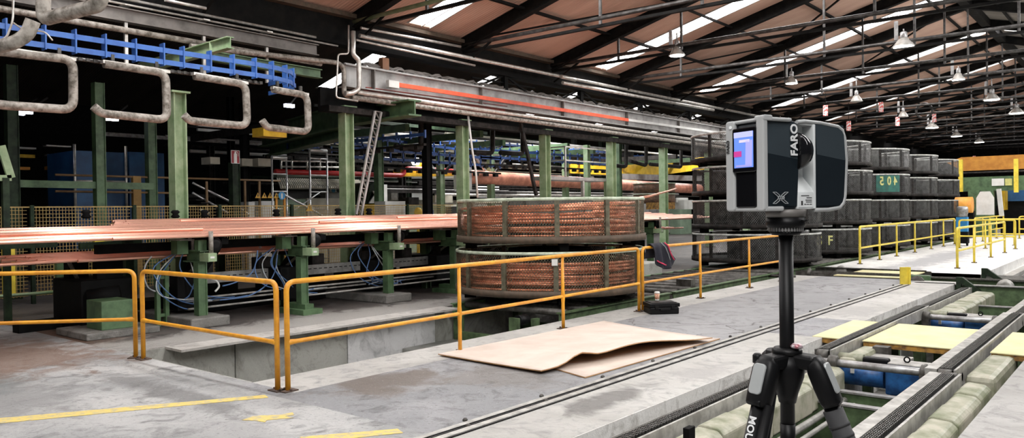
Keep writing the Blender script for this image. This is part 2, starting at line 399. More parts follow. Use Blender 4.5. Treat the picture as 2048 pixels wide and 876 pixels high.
# painted floor marks
g = MB(); P = [(-11.3, -.5), (-7.68, 2.24), (-6.62, 4.13), (-6.56, 4.27), (-6.68, 4.27), (-6.75, 4.2), (-7.79, 2.36), (-11.4, -.35)]
P = [(-9.55, -.66), (-9.69, -.53), (-7.78, 2.43), (-6.69, 4.26), (-6.57, 4.22), (-7.63, 2.30)]
g.prism(P, lambda u, v, d: (u, v, d), .001, .004)
tag(g.build('floor_line', M_line), 'yellow painted floor line running to the railing corner posts', 'floor marking')
a, b = (-5.21,3.62,0.00), (-4.76,4.24,0.00); c, d = (-4.64,4.19,0.00), (-5.02,3.58,0.00)
g = MB(); g.prism([(a[0], a[1]), (b[0], b[1]), (c[0], c[1]), (d[0], d[1])], lambda u, v, d: (u, v, d), .001, .004)
tag(g.build('floor_line', M_line), 'short faded yellow floor line at the bottom edge by the dark patch', 'floor marking')
pts = [(-6.04,3.62,0.00), (-6.07,3.74,0.00), (-6.04,3.80,0.00), (-5.92,3.91,-0.00), (-5.90,4.03,0.00), (-5.82,3.99,0.00), (-5.84,3.91,0.00), (-5.74,3.93,0.00), (-5.80,3.84,-0.00), (-5.86,3.75,0.00), (-5.82,3.70,0.00), (-5.91,3.68,0.00)]
g = MB(); g.prism([(p[0], p[1]) for p in reversed(pts)], lambda u, v, d: (u, v, d), .001, .004)
tag(g.build('floor_arrow', M_line), 'small worn yellow painted arrow mark on the concrete', 'floor marking')

# ------------------------------------------------------------------ railings
def railing(label, p0, p1, inner, m, h=1.08, mid=.48, r=.027, group=None, start='post', end='post', base=True, rc=.1, cat='railing'):
    p0, p1 = Vector((*p0, 0)), Vector((*p1, 0)); t = thing('guard_railing', label, cat, p0, group)
    d = (p1-p0).normalized(); Z = Vector((0, 0, 1))
    pts = []
    pts += [p0, p0+Z*h] if start == 'post' else [p0+Z*h]
    pts += [p1+Z*h, p1] if end == 'post' else [p1+Z*h]
    g = MB(); g.tube(rounded(pts, rc, 6), r, 12); g.build('handrail', m, t)
    g = MB(); g.tube([p0+Z*mid, p0+Z*mid+d*.02, p0+Z*mid+d*.12, p1+Z*mid-d*.12, p1+Z*mid-d*.02, p1+Z*mid], [r*1.15, r*1.15, r*.85, r*.85, r*1.15, r*1.15], 12); g.build('mid_rail', m, t)
    for s in inner:
        q = p0+d*s; g = MB(); g.tube([q, q+Z*(mid-.1), q+Z*mid, q+Z*(mid+.1), q+Z*(h-.02)], [r*.95, r*.9, r*1.2, r*.9, r*.8], 12); g.build('post', m, t)
    if base:
        for s in ([0] if start == 'post' else [])+list(inner)+([(p1-p0).length] if end == 'post' else []):
            q = p0+d*s; g = MB(); g.cbox((q.x, q.y, .006), (.16, .13, .012), math.atan2(d.y, d.x)); g.lathe((q.x+.055, q.y, .01), [(.014, 0), (.014, .018)], 6); g.lathe((q.x-.055, q.y, .01), [(.014, 0), (.014, .018)], 6)
            g.build('base_plate', M_rust, t)
    return t
GR = None
railing('orange-yellow pipe railing at the left edge, running out of the picture', (-9.76, 4.42), (-12.9, 1.0), [2.3], M_yel)
railing('short orange-yellow pipe railing across the end of the trench', (-9.58, 4.43), (-6.76, 4.45), [], M_yel)
railing('long orange-yellow pipe railing in front of the copper coil baskets', (-6.66, 4.5), (-6.86, 11.62), [2.55, 4.83], M_yel)
railing('orange-yellow pipe railing with the jacket on it, behind the black case', (-6.88, 11.78), (-6.88, 18.2), [2.2, 4.55], M_yel)
railing('yellow railing along the grey platform beside the far drum stacks', (-6.95, 24.7), (-6.98, 38.9), [2.15, 4.3, 6.9, 9.6, 11.9], M_yel2, r=.035, h=1.12)
railing('pale yellow railing on the right side of the far platform', (-4.28, 24.2), (-4.27, 32.6), [2.5, 5.45], M_yel2, r=.035, h=1.1)
railing('far yellow railing beyond the blue pump, left part', (-6.4, 40.2), (-6.4, 48.5), [2.0, 4.0, 6.0], M_yel2, r=.035, h=1.12)
railing('far yellow railing crossing behind the pale yellow railing', (-6.2, 35.5), (-4.3, 35.5), [.9], M_yel2, r=.035, h=1.12)
railing('far yellow railing returning towards the right edge', (-5.6, 38.5), (-2.9, 38.5), [.9, 1.8], M_yel2, r=.035, h=1.1)
railing('far yellow railing running beside the walkway at the right edge', (-3.0, 33.8), (-3.05, 44), [3.0, 6.0], M_yel2, r=.035, h=1.1)
railing('farthest yellow railing in front of the green portal', (-5.4, 46), (-1.2, 46), [1.4, 2.8], M_yel2, r=.035, h=1.1)

# ------------------------------------------------------------------ plywood / card sheets, case, cup, jacket
def sheet(name, label, corner, z_fn, m, mu, th=.012, nx=24, ny=24):
    g = MB(); A, B, Cc, D = [Vector((*p[:2], 0)) for p in corner]; vs = []
    for i in range(nx+1):
        for j in range(ny+1):
            u, v = i/nx, j/ny; p = A.lerp(B, u).lerp(D.lerp(Cc, u), v); vs.append((p.x, p.y, z_fn(u, v)))
    top = [(i*(ny+1)+j, i*(ny+1)+j+1, (i+1)*(ny+1)+j+1, (i+1)*(ny+1)+j) for i in range(nx) for j in range(ny)]
    n = len(vs); vs += [(x, y, z-th) for x, y, z in vs]
    g._add(vs, [tuple(reversed(q)) for q in top], True); g.cur = 1
    g.f += [[i+n for i in q] for q in top]; g.sm += [True]*len(top); g.mi += [1]*len(top)
    def edge(idx):
        for a, b in zip(idx[:-1], idx[1:]): g.f.append([a, b, b+n, a+n]); g.sm.append(False); g.mi.append(1)
    edge([j for j in range(ny+1)]); edge([nx*(ny+1)+j for j in range(ny+1)]); edge([i*(ny+1) for i in range(nx+1)]); edge([i*(ny+1)+ny for i in range(nx+1)])
    o = g.build(name, [m, mu]); tag(o, label, 'sheet'); return o
# u: along the pit side (front to back), v: towards the pit
def zf(u, v):
    w = v*v
    return .03+w*(.012+.085*math.exp(-((u-.2)/.07)**2)+.115*math.exp(-((u-.52)/.3)**2)+.03*u)
sheet('plywood_sheet', 'large pale warped plywood sheet lying uppermost on the platform floor', [(-6.76,6.69,0.00), (-6.64,10.19,0.00), (-4.46,9.39,0.06), (-5.09,6.57,0.03)], zf, M_card, M_cardd)
sheet('plywood_sheet', 'pale plywood sheet lying flat on the floor under the warped one', [(-6.1, 7.2), (-6.2, 9.7), (-4.52,9.74,0.00), (-4.61,6.70,-0.00)], lambda u, v: .016, M_card, M_cardd, nx=6, ny=6)

t = thing('equipment_case', 'black hard plastic equipment case on the floor by the railing foot', 'case', (-6.42, 11.75, 0))
A = Vector((-.80, .60, 0)).normalized(); 
def casebox(g, x0, x1, y0, y1, z0, z1):
    ang = math.radians(47); c = ((x0+x1)/2, (y0+y1)/2); cs, sn = math.cos(ang), math.sin(ang)
    g.cbox((-6.47+c[0]*cs-c[1]*sn, 11.68+c[0]*sn+c[1]*cs, (z0+z1)/2), (x1-x0, y1-y0, z1-z0), ang)
g = MB(); casebox(g, -.25, .25, -.19, .19, .0, .115); g.build('case_body', M_mattb, t, bevel=.018)
g = MB(); casebox(g, -.26, .26, -.20, .20, .12, .18); casebox(g, -.22, .22, -.16, .16, .18, .192); g.build('case_lid', M_mattb, t, bevel=.014)
for xx in (-.14, .14):
    g = MB(); casebox(g, xx-.03, xx+.03, -.215, -.195, .085, .15); g.build('latch', M_mattb, t, bevel=.004)
g = MB(); casebox(g, -.09, .09, -.235, -.22, .07, .09); casebox(g, -.09, -.075, -.235, -.19, .07, .09); casebox(g, .075, .09, -.235, -.19, .07, .09); g.build('carry_handle', M_mattb, t, bevel=.004)
cx, cy = -6.60, 11.78
t = thing('paper_cup', 'brown paper coffee cup with white lid standing on the black case', 'cup', (cx, cy, .192))
g = MB(); g.lathe((cx, cy, .192), [(.034, 0), (.046, .125)], 20); g.build('cup_body', M_cup, t)
g = MB(); g.lathe((cx, cy, .192), [(.049, .122), (.049, .134), (.043, .138), (.041, .152)], 20); g.build('lid', M_paper, t)
g = MB(); g.lathe((cx, cy, .192), [(.0345, -.0), (.036, .02)], 20); g.build('white_base_band', M_paper, t)

# jacket hung over the railing
t = thing('jacket', 'black jacket with pink stripes hung over the railing handrail', 'jacket', (-6.88, 12.2, 1.1))
g = MB(); vs = []; nu, nv = 14, 18
for i in range(nu+1):
    for j in range(nv+1):
        u, v = i/nu, j/nv
        y = 11.98+u*.46+v*.42*(.35+.65*u)
        s = (v-.25); 
        if s < 0: z = 1.13+s*1.0-.0; x = -6.88-.045+s*.16
        else: z = 1.135-s*.58*(.55+.45*math.sin(u*PI)**.4+.15*u); x = -6.88+.04+.03*math.sin(u*16+v*3)*min(1, s*3)+.02
        if abs(s) < .06: z = 1.145; x = -6.88+s*.7
        vs.append((x, y, z))
g._add(vs, [(i*(nv+1)+j, i*(nv+1)+j+1, (i+1)*(nv+1)+j+1, (i+1)*(nv+1)+j) for i in range(nu) for j in range(nv)], True)
g.build('jacket_body', M_navy, t, solid=.012)
def jp(u, v):
    i, j = min(int(u*nu), nu-1), min(int(v*nv), nv-1); p = Vector(vs[i*(nv+1)+j]); q = Vector(vs[(i+1)*(nv+1)+j+1])
    return p.lerp(q, .5)+Vector((.02, 0, 0))
g = MB(); g.tube([jp(.93, v/12) for v in range(3, 12)], .013, 6); g.build('stripe', M_pink, t)
g = MB(); g.tube([jp(u/12, .97)+Vector((.0, 0, .06)) for u in range(1, 7)], .011, 6); g.build('stripe', M_pink, t)
g = MB(); g.tube([jp(.72, v/12) for v in range(3, 10)], .006, 6); g.build('piping', M_letg, t)

# bollard
t = thing('bollard', 'short square yellow post standing at the far end of the floor track', 'bollard', (-4.38, 18.85, 0))
g = MB(); g.cbox((-4.38, 18.85, .19), (.17, .05, .38), .7); g.build('plate', M_yel2, t, bevel=.004)
g = MB(); g.cbox((-4.31, 18.93, .19), (.05, .13, .38), .7); g.build('side_plate', M_yel2, t, bevel=.004)

# ------------------------------------------------------------------ baskets and coils
R0 = 1.8
def make_basket(mm, mr, mb, H, cell=.052, nseg=72, name='wire_mesh_basket', posts=12, core=False, z0=0.):
    root = thing(name, 'x', 'basket', (0, 0, 0))
    g = MB(); n = int(2*PI*R0/cell/1.0); rows = max(4, int((H-.12)/cell/2)*2)
    # two families of slanting strands: expanded metal
    steps = 8; zlo, zhi = .1, H-.02; turn = (zhi-zlo)*.8/R0
    for sgn in (1, -1):
        for k in range(n):
            a0 = 2*PI*k/n; vs = []
            for i in range(steps+1):
                a = a0+sgn*turn*i/steps; z = zlo+(zhi-zlo)*i/steps
                da = .0046/R0
                for (rr, ax) in ((R0-.004, a), (R0, a-da), (R0+.001, a+da)): vs.append((rr*math.cos(ax), rr*math.sin(ax), z))
            fs = []
            for i in range(steps):
                for q in range(3): l = (q+1) % 3; fs.append((i*3+q, i*3+l, (i+1)*3+l, (i+1)*3+q))
            g._add(vs, fs)
    g.build('mesh_wall', mm, root)
    g = MB()
    pr = [(R0-.03, H-.05), (R0+.012, H-.05), (R0+.018, H-.03), (R0+.018, H-.005), (R0, H+.006), (R0-.03, H-.005)]
    vs = []; 
    for (r, z) in pr:
        for k in range(nseg): a = 2*PI*k/nseg; vs.append((r*math.cos(a), r*math.sin(a), z))
    m = len(pr); g._add(vs, [(i*nseg+k, i*nseg+(k+1) % nseg, ((i+1) % m)*nseg+(k+1) % nseg, ((i+1) % m)*nseg+k) for i in range(m) for k in range(nseg)], True)
    g.build('rim', mr, root)
    g = MB(); pr = [(R0-.03, 0), (R0+.03, 0), (R0+.03, .115), (R0-.01, .12)]; vs = []
    for (r, z) in pr:
        for k in range(nseg): a = 2*PI*k/nseg; vs.append((r*math.cos(a), r*math.sin(a), z))
    m = len(pr); g._add(vs, [(i*nseg+k, i*nseg+(k+1) % nseg, ((i+1) % m)*nseg+(k+1) % nseg, ((i+1) % m)*nseg+k) for i in range(m) for k in range(nseg)], True)
    g.build('bottom_band', mb, root)
    for k in range(posts):
        a = 2*PI*(k+.35)/posts; g = MB(); g.cbox(((R0-.015)*math.cos(a), (R0-.015)*math.sin(a), H/2), (.05, .085, H-.03), a); g.build('upright', mb if core else mm, root)
    g = MB(); g.lathe((0, 0, .02), [(R0-.05, 0), (R0-.05, .03)], 48, smooth=False); 
    for k in range(3): a = PI*k/3; g.bar((R0*.98*math.cos(a), R0*.98*math.sin(a), -.0), (-R0*.98*math.cos(a), -R0*.98*math.sin(a), -.0), .12, .06)
    g.build('base_tray', M_darkst, root)
    g = MB(); pr = [(.78, .05), (.8, .05), (.8, H), (.78, H)]; vs = []
    for (r, z) in pr:
        for k in range(36): a = 2*PI*k/36; vs.append((r*math.cos(a), r*math.sin(a), z))
    g._add(vs, [(i*36+k, i*36+(k+1) % 36, ((i+1) % 4)*36+(k+1) % 36, ((i+1) % 4)*36+k) for i in range(4) for k in range(36)], True)
    for k in range(8):
        a = 2*PI*k/8; g.bar((.8*math.cos(a), .8*math.sin(a), H-.04), (.8*math.cos(a), .8*math.sin(a), -.0), .06, .05)
    g.build('dark_core', M_core, root)  # dark core added so that the mesh shows black inside
    for k in range(4):
        a = PI/4+PI*k/2; g = MB(); g.cbox(((R0-.25)*math.cos(a), (R0-.25)*math.sin(a), -.07), (.22, .16, .14), a); g.build('foot', M_black, root)
    return root
CX = -9.14
bask = make_basket(M_mesh, M_rim, M_brown, .79)
bask.location = (CX, 12.17, 1.18); bask['label'] = 'mesh basket of copper coil behind the railing, upper of the two'; bask['group'] = 'coil baskets by the railing'
b2 = dup(bask, (CX, 12.12, .24), 'mesh basket of copper coil behind the railing, lower one over the trench', 'coil baskets by the railing')
g = MB(); g.cbox((CX+.639*1.84, 12.12-.769*1.84, .24+.62), (.10, .014, .11), math.atan2(-.769, .639)+PI/2); g.build('white_tag', M_paper, b2)
def make_coil(name, label, loc, seed, h=.58, fill=1.):
    rnd = random.Random(seed); g = MB()
    for layer, rad in ((0, 1.69), (1, 1.60)):
        turns = 11 if layer < 1 else 9
        for k in range(turns):
            z = .11+(h*fill)*(k+.5)/turns; tx, ty = rnd.uniform(-.022, .022), rnd.uniform(-.022, .022); dr = rnd.uniform(-.05, .03); ph = rnd.uniform(0, 6); am = rnd.uniform(.0, .015)
            pts = []
            for i in range(72):
                a = 2*PI*i/72; r = rad+dr+.02*math.sin(2*a+ph)
                pts.append((loc[0]+r*math.cos(a), loc[1]+r*math.sin(a), loc[2]+z+tx*r*math.cos(a)+ty*r*math.sin(a)+am*math.sin(3*a+ph)))
            g.tube(pts, .026, 6, closed=True)
    o = g.build(name, M_coil); return tag(o, label, 'coil', 'copper coils in the baskets')
make_coil('copper_tube_coil', 'bright copper tube coil inside the upper of the two railing baskets', (CX, 12.17, 1.18), 3)
make_coil('copper_tube_coil', 'shaded copper tube coil inside the lower basket over the trench', (CX, 12.12, .24), 5, fill=.85)
# loose tube end poking out of the upper basket to the right
g = MB(); g.tube([(-12.60,20.94,2.04), (-12.60,22.12,2.17), (-12.60,23.45,2.35), (-12.60,23.87,2.42)], .035, 8)
tag(g.build('copper_tube', M_copper), 'single loose copper tube sticking up to the right of the upper basket', 'tube')
# drum stacks
drum = make_basket(M_meshd, M_rimd, M_darkst, .80, cell=.06, name='wire_mesh_drum', core=True)
for ch in drum.children:
    pass
ZL = [.22, 1.17, 2.12, 3.07]
ROWN = ['first drum stack behind the tripod scanner', 'second drum stack from the scanner, behind the first far railing post', 'third drum stack, in line after the one with the number plate', 'fourth drum stack along the far railing', 'fifth and farthest drum stack']
LEV = ['bottom', 'second from bottom', 'third from bottom', 'top']
YS = [22.21, 27.33, 32.26, 37.32, 41.89]
YS = [22.21, 27.33, 32.26, 37.32, 41.89]
NM = ['of the stack directly behind the laser scanner', 'of the stack just right of the laser scanner', 'of the drum stack with the green number plate', 'of the stack right of the number-plate stack', 'of the farthest stack in the row']
for i, y in enumerate(YS):
    for k in range(4):
        lab = 'wire mesh drum, %s %s' % (LEV[k], NM[i]); loc = (CX+random.uniform(-.04, .04), y+random.uniform(-.05, .05), ZL[k])
        if i == 0 and k == 0: drum.location = loc; drum['label'] = lab; drum['group'] = 'stacked mesh drums'; r = drum
        else: r = dup(drum, loc, lab, 'stacked mesh drums')
        r.rotation_euler.z = 0
        if i == 2 and k == 2:
            dir2 = Vector((CX, y, 0))-Vector((0, 0, 0)); a = math.atan2(-.80, .60)+.24
            # curved plate and stencilled figures seen from behind (mirror-wise)
            g = MB(); cxx, cyy = loc[0], loc[1]; vs = []
            a0, a1 = a-.27, a+.27
            for q in range(9):
                an = a0+(a1-a0)*q/8
                for z in (.13, .74):
                    for rr in (R0+.012, R0+.02): vs.append((cxx+rr*math.cos(an), cyy+rr*math.sin(an), loc[2]+z))
            fs = []
            for q in range(8):
                o = q*4; fs += [(o+1, o+5, o+7, o+3), (o, o+2, o+6, o+4), (o+2, o+3, o+7, o+6), (o, o+4, o+5, o+1)]
            fs += [(0, 1, 3, 2), (32, 34, 35, 33)]
            g._add(vs, fs); g.build('number_plate', M_green405, r)
            for ch, da in (('5', -.16), ('0', .0), ('4', .15)):
                an = a+da; nrm = Vector((math.cos(an), math.sin(an), 0)); ux = Vector((-math.sin(an), math.cos(an), 0))
                text(ch, 'digit', M_yel405, r, Vector((cxx, cyy, loc[2]+.52))+nrm*(R0+.026), ux, (0, 0, 1), .44, .004, True, mirror=True, sx=.75)
        if i == 1 and k == 0:
            for ch, da in (('S', -.26), ('F', -.08)):
                an = math.atan2(-.78, .62)+da; nrm = Vector((math.cos(an), math.sin(an), 0)); ux = Vector((-math.sin(an), math.cos(an), 0))
                text(ch, 'stencilled_letter', M_yel405, r, Vector((loc[0], loc[1], loc[2]+.42))+nrm*(R0+.02), ux, (0, 0, 1), .42, .003, True, sx=.8)
# green roller frames the baskets rest on, down in the trench
def trench_frame(y0, y1, label):
    t = thing('roller_conveyor', label, 'conveyor', (CX, y0, 0))
    for x in (-7.62, -10.05):
        g = MB(); g.ibeam((x, y0, -.07), (x, y1, -.07), .12, .26, .02); g.build('side_beam', M_moss if x > -8 else M_green, t)
        y = y0+.4
    n = int((y1-y0)/.6)
    for k in range(n):
        y = y0+.3+k*.6; g = MB(); g.tube([(-7.68, y, .02), (-9.99, y, .02)], .06, 8); g.build('roller', M_dkst, t)
    for y in (y0+.15, (y0+y1)/2, y1-.15):
        for x in (-7.62, -10.05): g = MB(); g.box((x-.07, y-.07, SL), (x+.07, y+.07, -.2)); g.build('leg', M_moss, t)
        g = MB(); g.bar((-7.62, y, -.55), (-10.05, y, -.55), .1, .16); g.build('cross_beam', M_moss, t)
    return t
trench_frame(10.35, 14.1, 'green roller frame in the trench under the lower coil basket')
trench_frame(14.25, 19.8, 'green roller frame in the trench behind the black case')
trench_frame(20.0, 30, 'roller frame under the nearest drum stacks')
trench_frame(30.2, 44.5, 'roller frame under the farthest drum stacks')
t = thing('drive_motor', 'black drive motor between green brackets in the trench under the lower basket', 'motor', (-8.0, 10.9, -.5))
pa = (-8.00,9.83,-0.03)
g = MB(); g.tube([(-8.00,9.73,-0.02), (-8.00,9.95,-0.03)], .085, 14); g.build('motor_body', M_mattb, t)
g = MB(); p = (-7.95,10.13,-0.07); g.box((p[0]-.03, p[1]-.08, p[2]-.14), (p[0]+.03, p[1]+.08, p[2]+.04)); g.build('bracket', M_moss, t)
g = MB(); p = (-7.95,9.59,-0.04); g.box((p[0]-.1, p[1]-.02, p[2]-.2), (p[0]+.1, p[1]+.02, p[2]+.08)); g.build('bracket', M_moss, t)
t = thing('drive_motor', 'small blue motor on the trench frame behind the jacket railing', 'motor', (-7.9, 15.6, .1))
g = MB(); g.tube([(-8.3, 15.9, .16), (-8.0, 15.5, .16)], .09, 12); g.build('motor_body', M_bluem, t)
g = MB(); g.box((-8.1, 15.3, .05), (-7.75, 15.5, .22)); g.build('gearbox', M_dkst, t)
t = thing('concrete_block', 'pale concrete block on the floor beyond the railing with the jacket', 'block', (-10.6, 16, 0))
g = MB(); g.box((-11.3, 15.6, 0), (-10.25, 18.6, .34)); g.build('block', M_hole, t, bevel=.03)
# black junk by foot of first drum stack
for k, (x, y, lab) in enumerate([(-7.3, 19.3, 'oily black coupling lying by the platform corner under the drums'), (-7.1, 20.6, 'oily black coupling at the end of the cross conveyor')]):
    t = thing('shaft_coupling', lab, 'coupling', (x, y, 0))
    g = MB(); g.lathe((x, y, .02), [(.07, 0), (.13, .02), (.13, .07), (.07, .1)], 14, 'x'); g.tube([(x-.3, y, .02), (x+.35, y, .02)], .04, 8); g.build('coupling', M_dkst, t)
    g = MB(); g.box((x-.2, y-.12, -.3), (x+.1, y+.1, -.06)); g.build('mount', M_black, t)

# ------------------------------------------------------------------ chain conveyor in the pit
def chain_mesh(x, y0, y1, z, strands=3, wd=.034, pitch=.05):
    g = MB(); n = int((y1-y0)/pitch)
    for k in range(n):
        y = y0+k*pitch
        for s in range(strands):
            xx = x+(s-(strands-1)/2)*wd; g.box((xx-wd*.40, y+.006, z), (xx-wd*.16, y+pitch-.008, z+.022)); g.box((xx+wd*.16, y+.006, z), (xx+wd*.40, y+pitch-.008, z+.022))
            g.box((xx-wd*.16, y+.014, z+.002), (xx+wd*.16, y+.034, z+.016))
    return g
def chain_line(label, x, y0, y1, z, gx, side):
    t = thing('chain_conveyor', label, 'conveyor', (x, y0, z))
    chain_mesh(x, y0+.03, y1-.03, z).build('chain', M_chain, t)
    g = MB(); g.box((x-.075, y0+.02, z-.03), (x+.075, y1-.02, z-.002)); g.build('chain_bed', M_black, t)
    g = MB(); g.box((x-(.19 if side > 0 else .10), y0, z-.16), (x-.078, y1, z+.004)); g.build('side_rail', M_railst if side > 0 else M_dkst, t)
    g = MB(); g.box((x+.078, y0, z-.16), (x+.10, y1, z+.012)); g.build('side_rail', M_railst, t)
    for yy in (y0, y1):
        g = MB(); g.lathe((x-.06, yy, z-.06), [(.03, 0), (.075, .002), (.075, .118), (.03, .12)], 16, 'x'); g.build('sprocket', M_dkst, t)
    if gx:
        g = MB(); y = y0+.12; 
        pr = [(gx[0], z-.36), (gx[0], z-.075), (gx[0]+.04, z-.045), (gx[1]-.05, z-.055), (gx[1], z-.10), (gx[1], z-.36)]
        L = y1-y0-.24; n = max(1, round(L/.55))
        for k in range(n):
            ya = y+L*k/n; yb = y+L*(k+1)/n; e = .0 if k % 2 else .012
            vs = [(u-(.012 if e else 0)*0, ya+.004, v+e) for u, v in pr]+[(u, yb-.004, v+e) for u, v in pr]; m = len(pr)
            g._add(vs, [tuple(range(m)), tuple(reversed(range(m, 2*m)))]+[(i, m+i, m+(i+1) % m, (i+1) % m) for i in range(m)])
        g.build('chain_guard', M_cream, t, bevel=.018)
        g = MB(); g.box((gx[0]+.02, y0+.1, z-.55), (gx[1]-.02, y1-.1, z-.36)); g.build('beam', M_moss, t)
    for yy in [y0+.4+(y1-y0-.8)*k/3 for k in range(4)]:
        g = MB(); g.box((x-.06, yy-.05, SL), (x+.06, yy+.05, z-.1)); g.build('leg', M_moss, t)
    return t
chain_line('left chain conveyor in the pit, nearest length beside the tripod', -3.24, -.5, 9.45, -.05, (-3.06, -2.80), -1)
chain_line('left chain conveyor in the pit, middle length crossing the yellow plate', -3.10, 9.5, 14.6, .04, None, -1)
chain_line('left chain conveyor in the pit, farthest length with pale guard', -3.22, 14.65, 19.2, -.05, (-3.05, -2.68), -1)
chain_line('right chain conveyor in the pit, nearest length with cream guard', -1.66, -.5, 9.0, .02, (-1.52, -1.28), 1)
chain_line('right chain conveyor in the pit, middle length crossing the yellow plate', -1.72, 9.05, 14.4, .04, None, 1)
chain_line('right chain conveyor in the pit, farthest length', -1.70, 14.45, 19.2, .03, (-1.55, -1.32), 1)
# short guards next to the plate
t = thing('chain_guard', 'short cream rounded chain guard on the left just before the yellow plate', 'guard', (-2.9, 9.7, 0))
g = MB(); g.box((-2.97, 9.62, -.34), (-2.76, 10.6, -.04)); g.build('cover', M_cream, t, bevel=.05)
g = MB(); g.box((-2.80, 10.45, -.3), (-2.62, 10.62, -.02)); g.build('end_bracket', M_dkst, t)
t = thing('chain_guard', 'short cream rounded chain guard on the right just before the yellow plate', 'guard', (-1.4, 9.4, 0))
g = MB(); g.box((-1.58, 9.25, -.42), (-1.30, 10.9, -.02)); g.build('cover', M_cream, t, bevel=.06)
# yellow cover plate in three pieces
for x0, x1, lab in ((-3.62, -3.22, 'pale yellow floor plate left of the left chain'), (-2.98, -1.86, 'pale yellow floor plate between the two chains'), (-1.55, -.2, 'pale yellow floor plate right of the right chain')):
    t = thing('cover_plate', lab, 'floor plate', (x0, 10.66, 0), 'pale yellow plates across the pit')
    g = MB(); g.box((x0, 10.66, -.004), (x1, 12.5, .008)); g.build('plate', M_plate, t)
    for yy in (10.67, 12.46): g = MB(); g.box((x0+.01, yy, -.07), (x1-.01, yy+.03, -.005)); g.build('stiffener', M_plate_e, t)
t = thing('cover_plate', 'small pale yellow plate over the cross conveyor beside the bollard', 'floor plate', (-5.8, 20.3, 0))
g = MB(); g.box((-6.3, 20.15, .01), (-4.7, 20.45, .03)); g.box((-6.1, 20.9, .03), (-4.6, 21.9, .05)); g.build('plate', M_plate, t)
def cross(label, y, motor=True):
    t = thing('drive_shaft', label, 'shaft', (-2.4, y, -.07))
    g = MB(); g.tube([(-3.35, y, -.07), (-1.62, y, -.07)], .045, 12); g.build('shaft', M_steel, t)
    for x in (-3.0, -2.02):
        g = MB(); g.lathe((x, y, -.07), [(.06, 0), (.085, .01), (.085, .1), (.06, .11)], 14, 'x'); g.cbox((x+.05, y, -.19), (.10, .17, .2)); g.build('bearing', M_dkst, t)
    for k in range(5):
        g = MB(); g.lathe((-1.98+.026*k, y, -.07), [(.075 if k % 2 else .095, 0), (.075 if k % 2 else .095, .022)], 12, 'x'); g.build('sprocket', M_dkst, t)
    m = thing('gear_motor', label.replace('shaft driving', 'motor driving').replace('steel', 'blue gear'), 'motor', (-2.4, y+.3, -.3))
    g = MB(); g.tube([(-2.95, y+.28, -.24), (-2.45, y+.28, -.24)], .12, 16); g.build('motor_body', M_bluem, m)
    g = MB(); g.tube([(-2.98, y+.34, -.06), (-2.7, y+.34, -.06)], .06, 12); g.build('housing', M_cream, m)
    g = MB(); g.box((-2.7, y+.27, -.15), (-2.42, y+.4, -.02)); g.build('terminal_box', M_mattb, m, bevel=.02)
    g = MB(); g.box((-2.42, y+.14, -.4), (-2.02, y+.46, -.06)); g.build('gearbox', M_bluem, m, bevel=.02)
    g = MB(); g.box((-2.40, y+.16, -.06), (-2.0, y+.44, -.035)); g.build('gearbox_lid', M_railst, m, bevel=.01)
    g = MB(); g.tube(arc((-2.22, y+.28, .0), (1, 0, 0), (0, 0, 1), .03, -PI/2, PI*1.5, 12), .009, 6); g.build('lifting_eye', M_black, m)
    g = MB(); g.box((-2.8, y+.15, -.2), (-2.76, y+.17, -.12)); g.build('white_tag', M_paper, m)
    c = thing('cover_box', label.replace('steel shaft driving', 'flat pale cover box beside'), 'cover', (-2.5, y+.9, -.1))
    g = MB(); g.box((-2.85, y+.62, -.16), (-2.32, y+1.05, -.10)); g.build('lid', M_railst, c, bevel=.008)
    g = MB(); g.box((-2.82, y+.65, -.35), (-2.35, y+1.02, -.16)); g.build('box', M_dkst, c)
cross('steel shaft driving the two chains in front of the yellow plate', 9.38)
cross('steel shaft driving the two chains behind the yellow plate', 14.1)
def crossbeam(label, y, z, m=M_moss, h=.22, top=M_steel):
    t = thing('cross_beam', label, 'beam', (-2.4, y, z))
    g = MB(); g.box((-3.05, y-.04, z-h), (-1.5, y+.04, z-.02)); g.build('web', m, t)
    g = MB(); g.box((-3.05, y-.06, z-.02), (-1.5, y+.045, z)); g.build('top_flange', top, t)
crossbeam('green cross beam in the pit just in front of the near motor', 8.95, -.28, h=.2)
crossbeam('deep green cross beam in the pit, second from the near motor', 8.45, -.30, h=.5)
crossbeam('low grey cross bar in the pit, third from the near motor', 7.5, -.62, M_dkst, .12)
crossbeam('low grey cross bar in the pit, fourth from the near motor', 7.05, -.66, M_dkst, .14)
crossbeam('low grey cross bar in the pit, nearest to the tripod', 6.6, -.70, M_dkst, .4)
crossbeam('green cross beam in the pit in front of the far motor', 13.5, -.2)
crossbeam('green cross beam in the pit behind the far motor', 17.2, -.18)
crossbeam('pale cross bar beside the perforated plate in the pit', 16.2, -.25, M_railst)
t = thing('perforated_plate', 'dark perforated plate between cross bars at the far end of the pit', 'plate', (-2.3, 16.6, -.3))
g = MB(); g.box((-2.9, 15.4, -.36), (-1.6, 16.9, -.33)); g.build('plate', M_darkst, t)
g = MB()
for a in range(9):
    for b in range(6): g.lathe((-2.8+a*.14+(b % 2)*.06, 15.5+b*.24, -.33), [(.03, 0), (.03, .004)], 8)
g.build('holes', M_black, t)
t = thing('cross_beam', 'long dirty concrete sill on the pit floor beneath the right chain', 'beam', (-1.3, 5, -.9))
g = MB(); g.box((-1.30, -.5, SL), (-1.19, 19.2, -.28)); g.build('sill', M_step, t)
t = thing('cable_conduit', 'pale steel conduit running along the pit floor beside the tripod', 'pipe', (-2.7, 3, -.3))
g = MB(); g.tube([(-2.68, -.5, -.38), (-2.68, 9.0, -.38)], .035, 8); g.tube([(-2.58, -.5, -.42), (-2.58, 9.0, -.42)], .025, 8); g.build('conduit', M_railst, t)
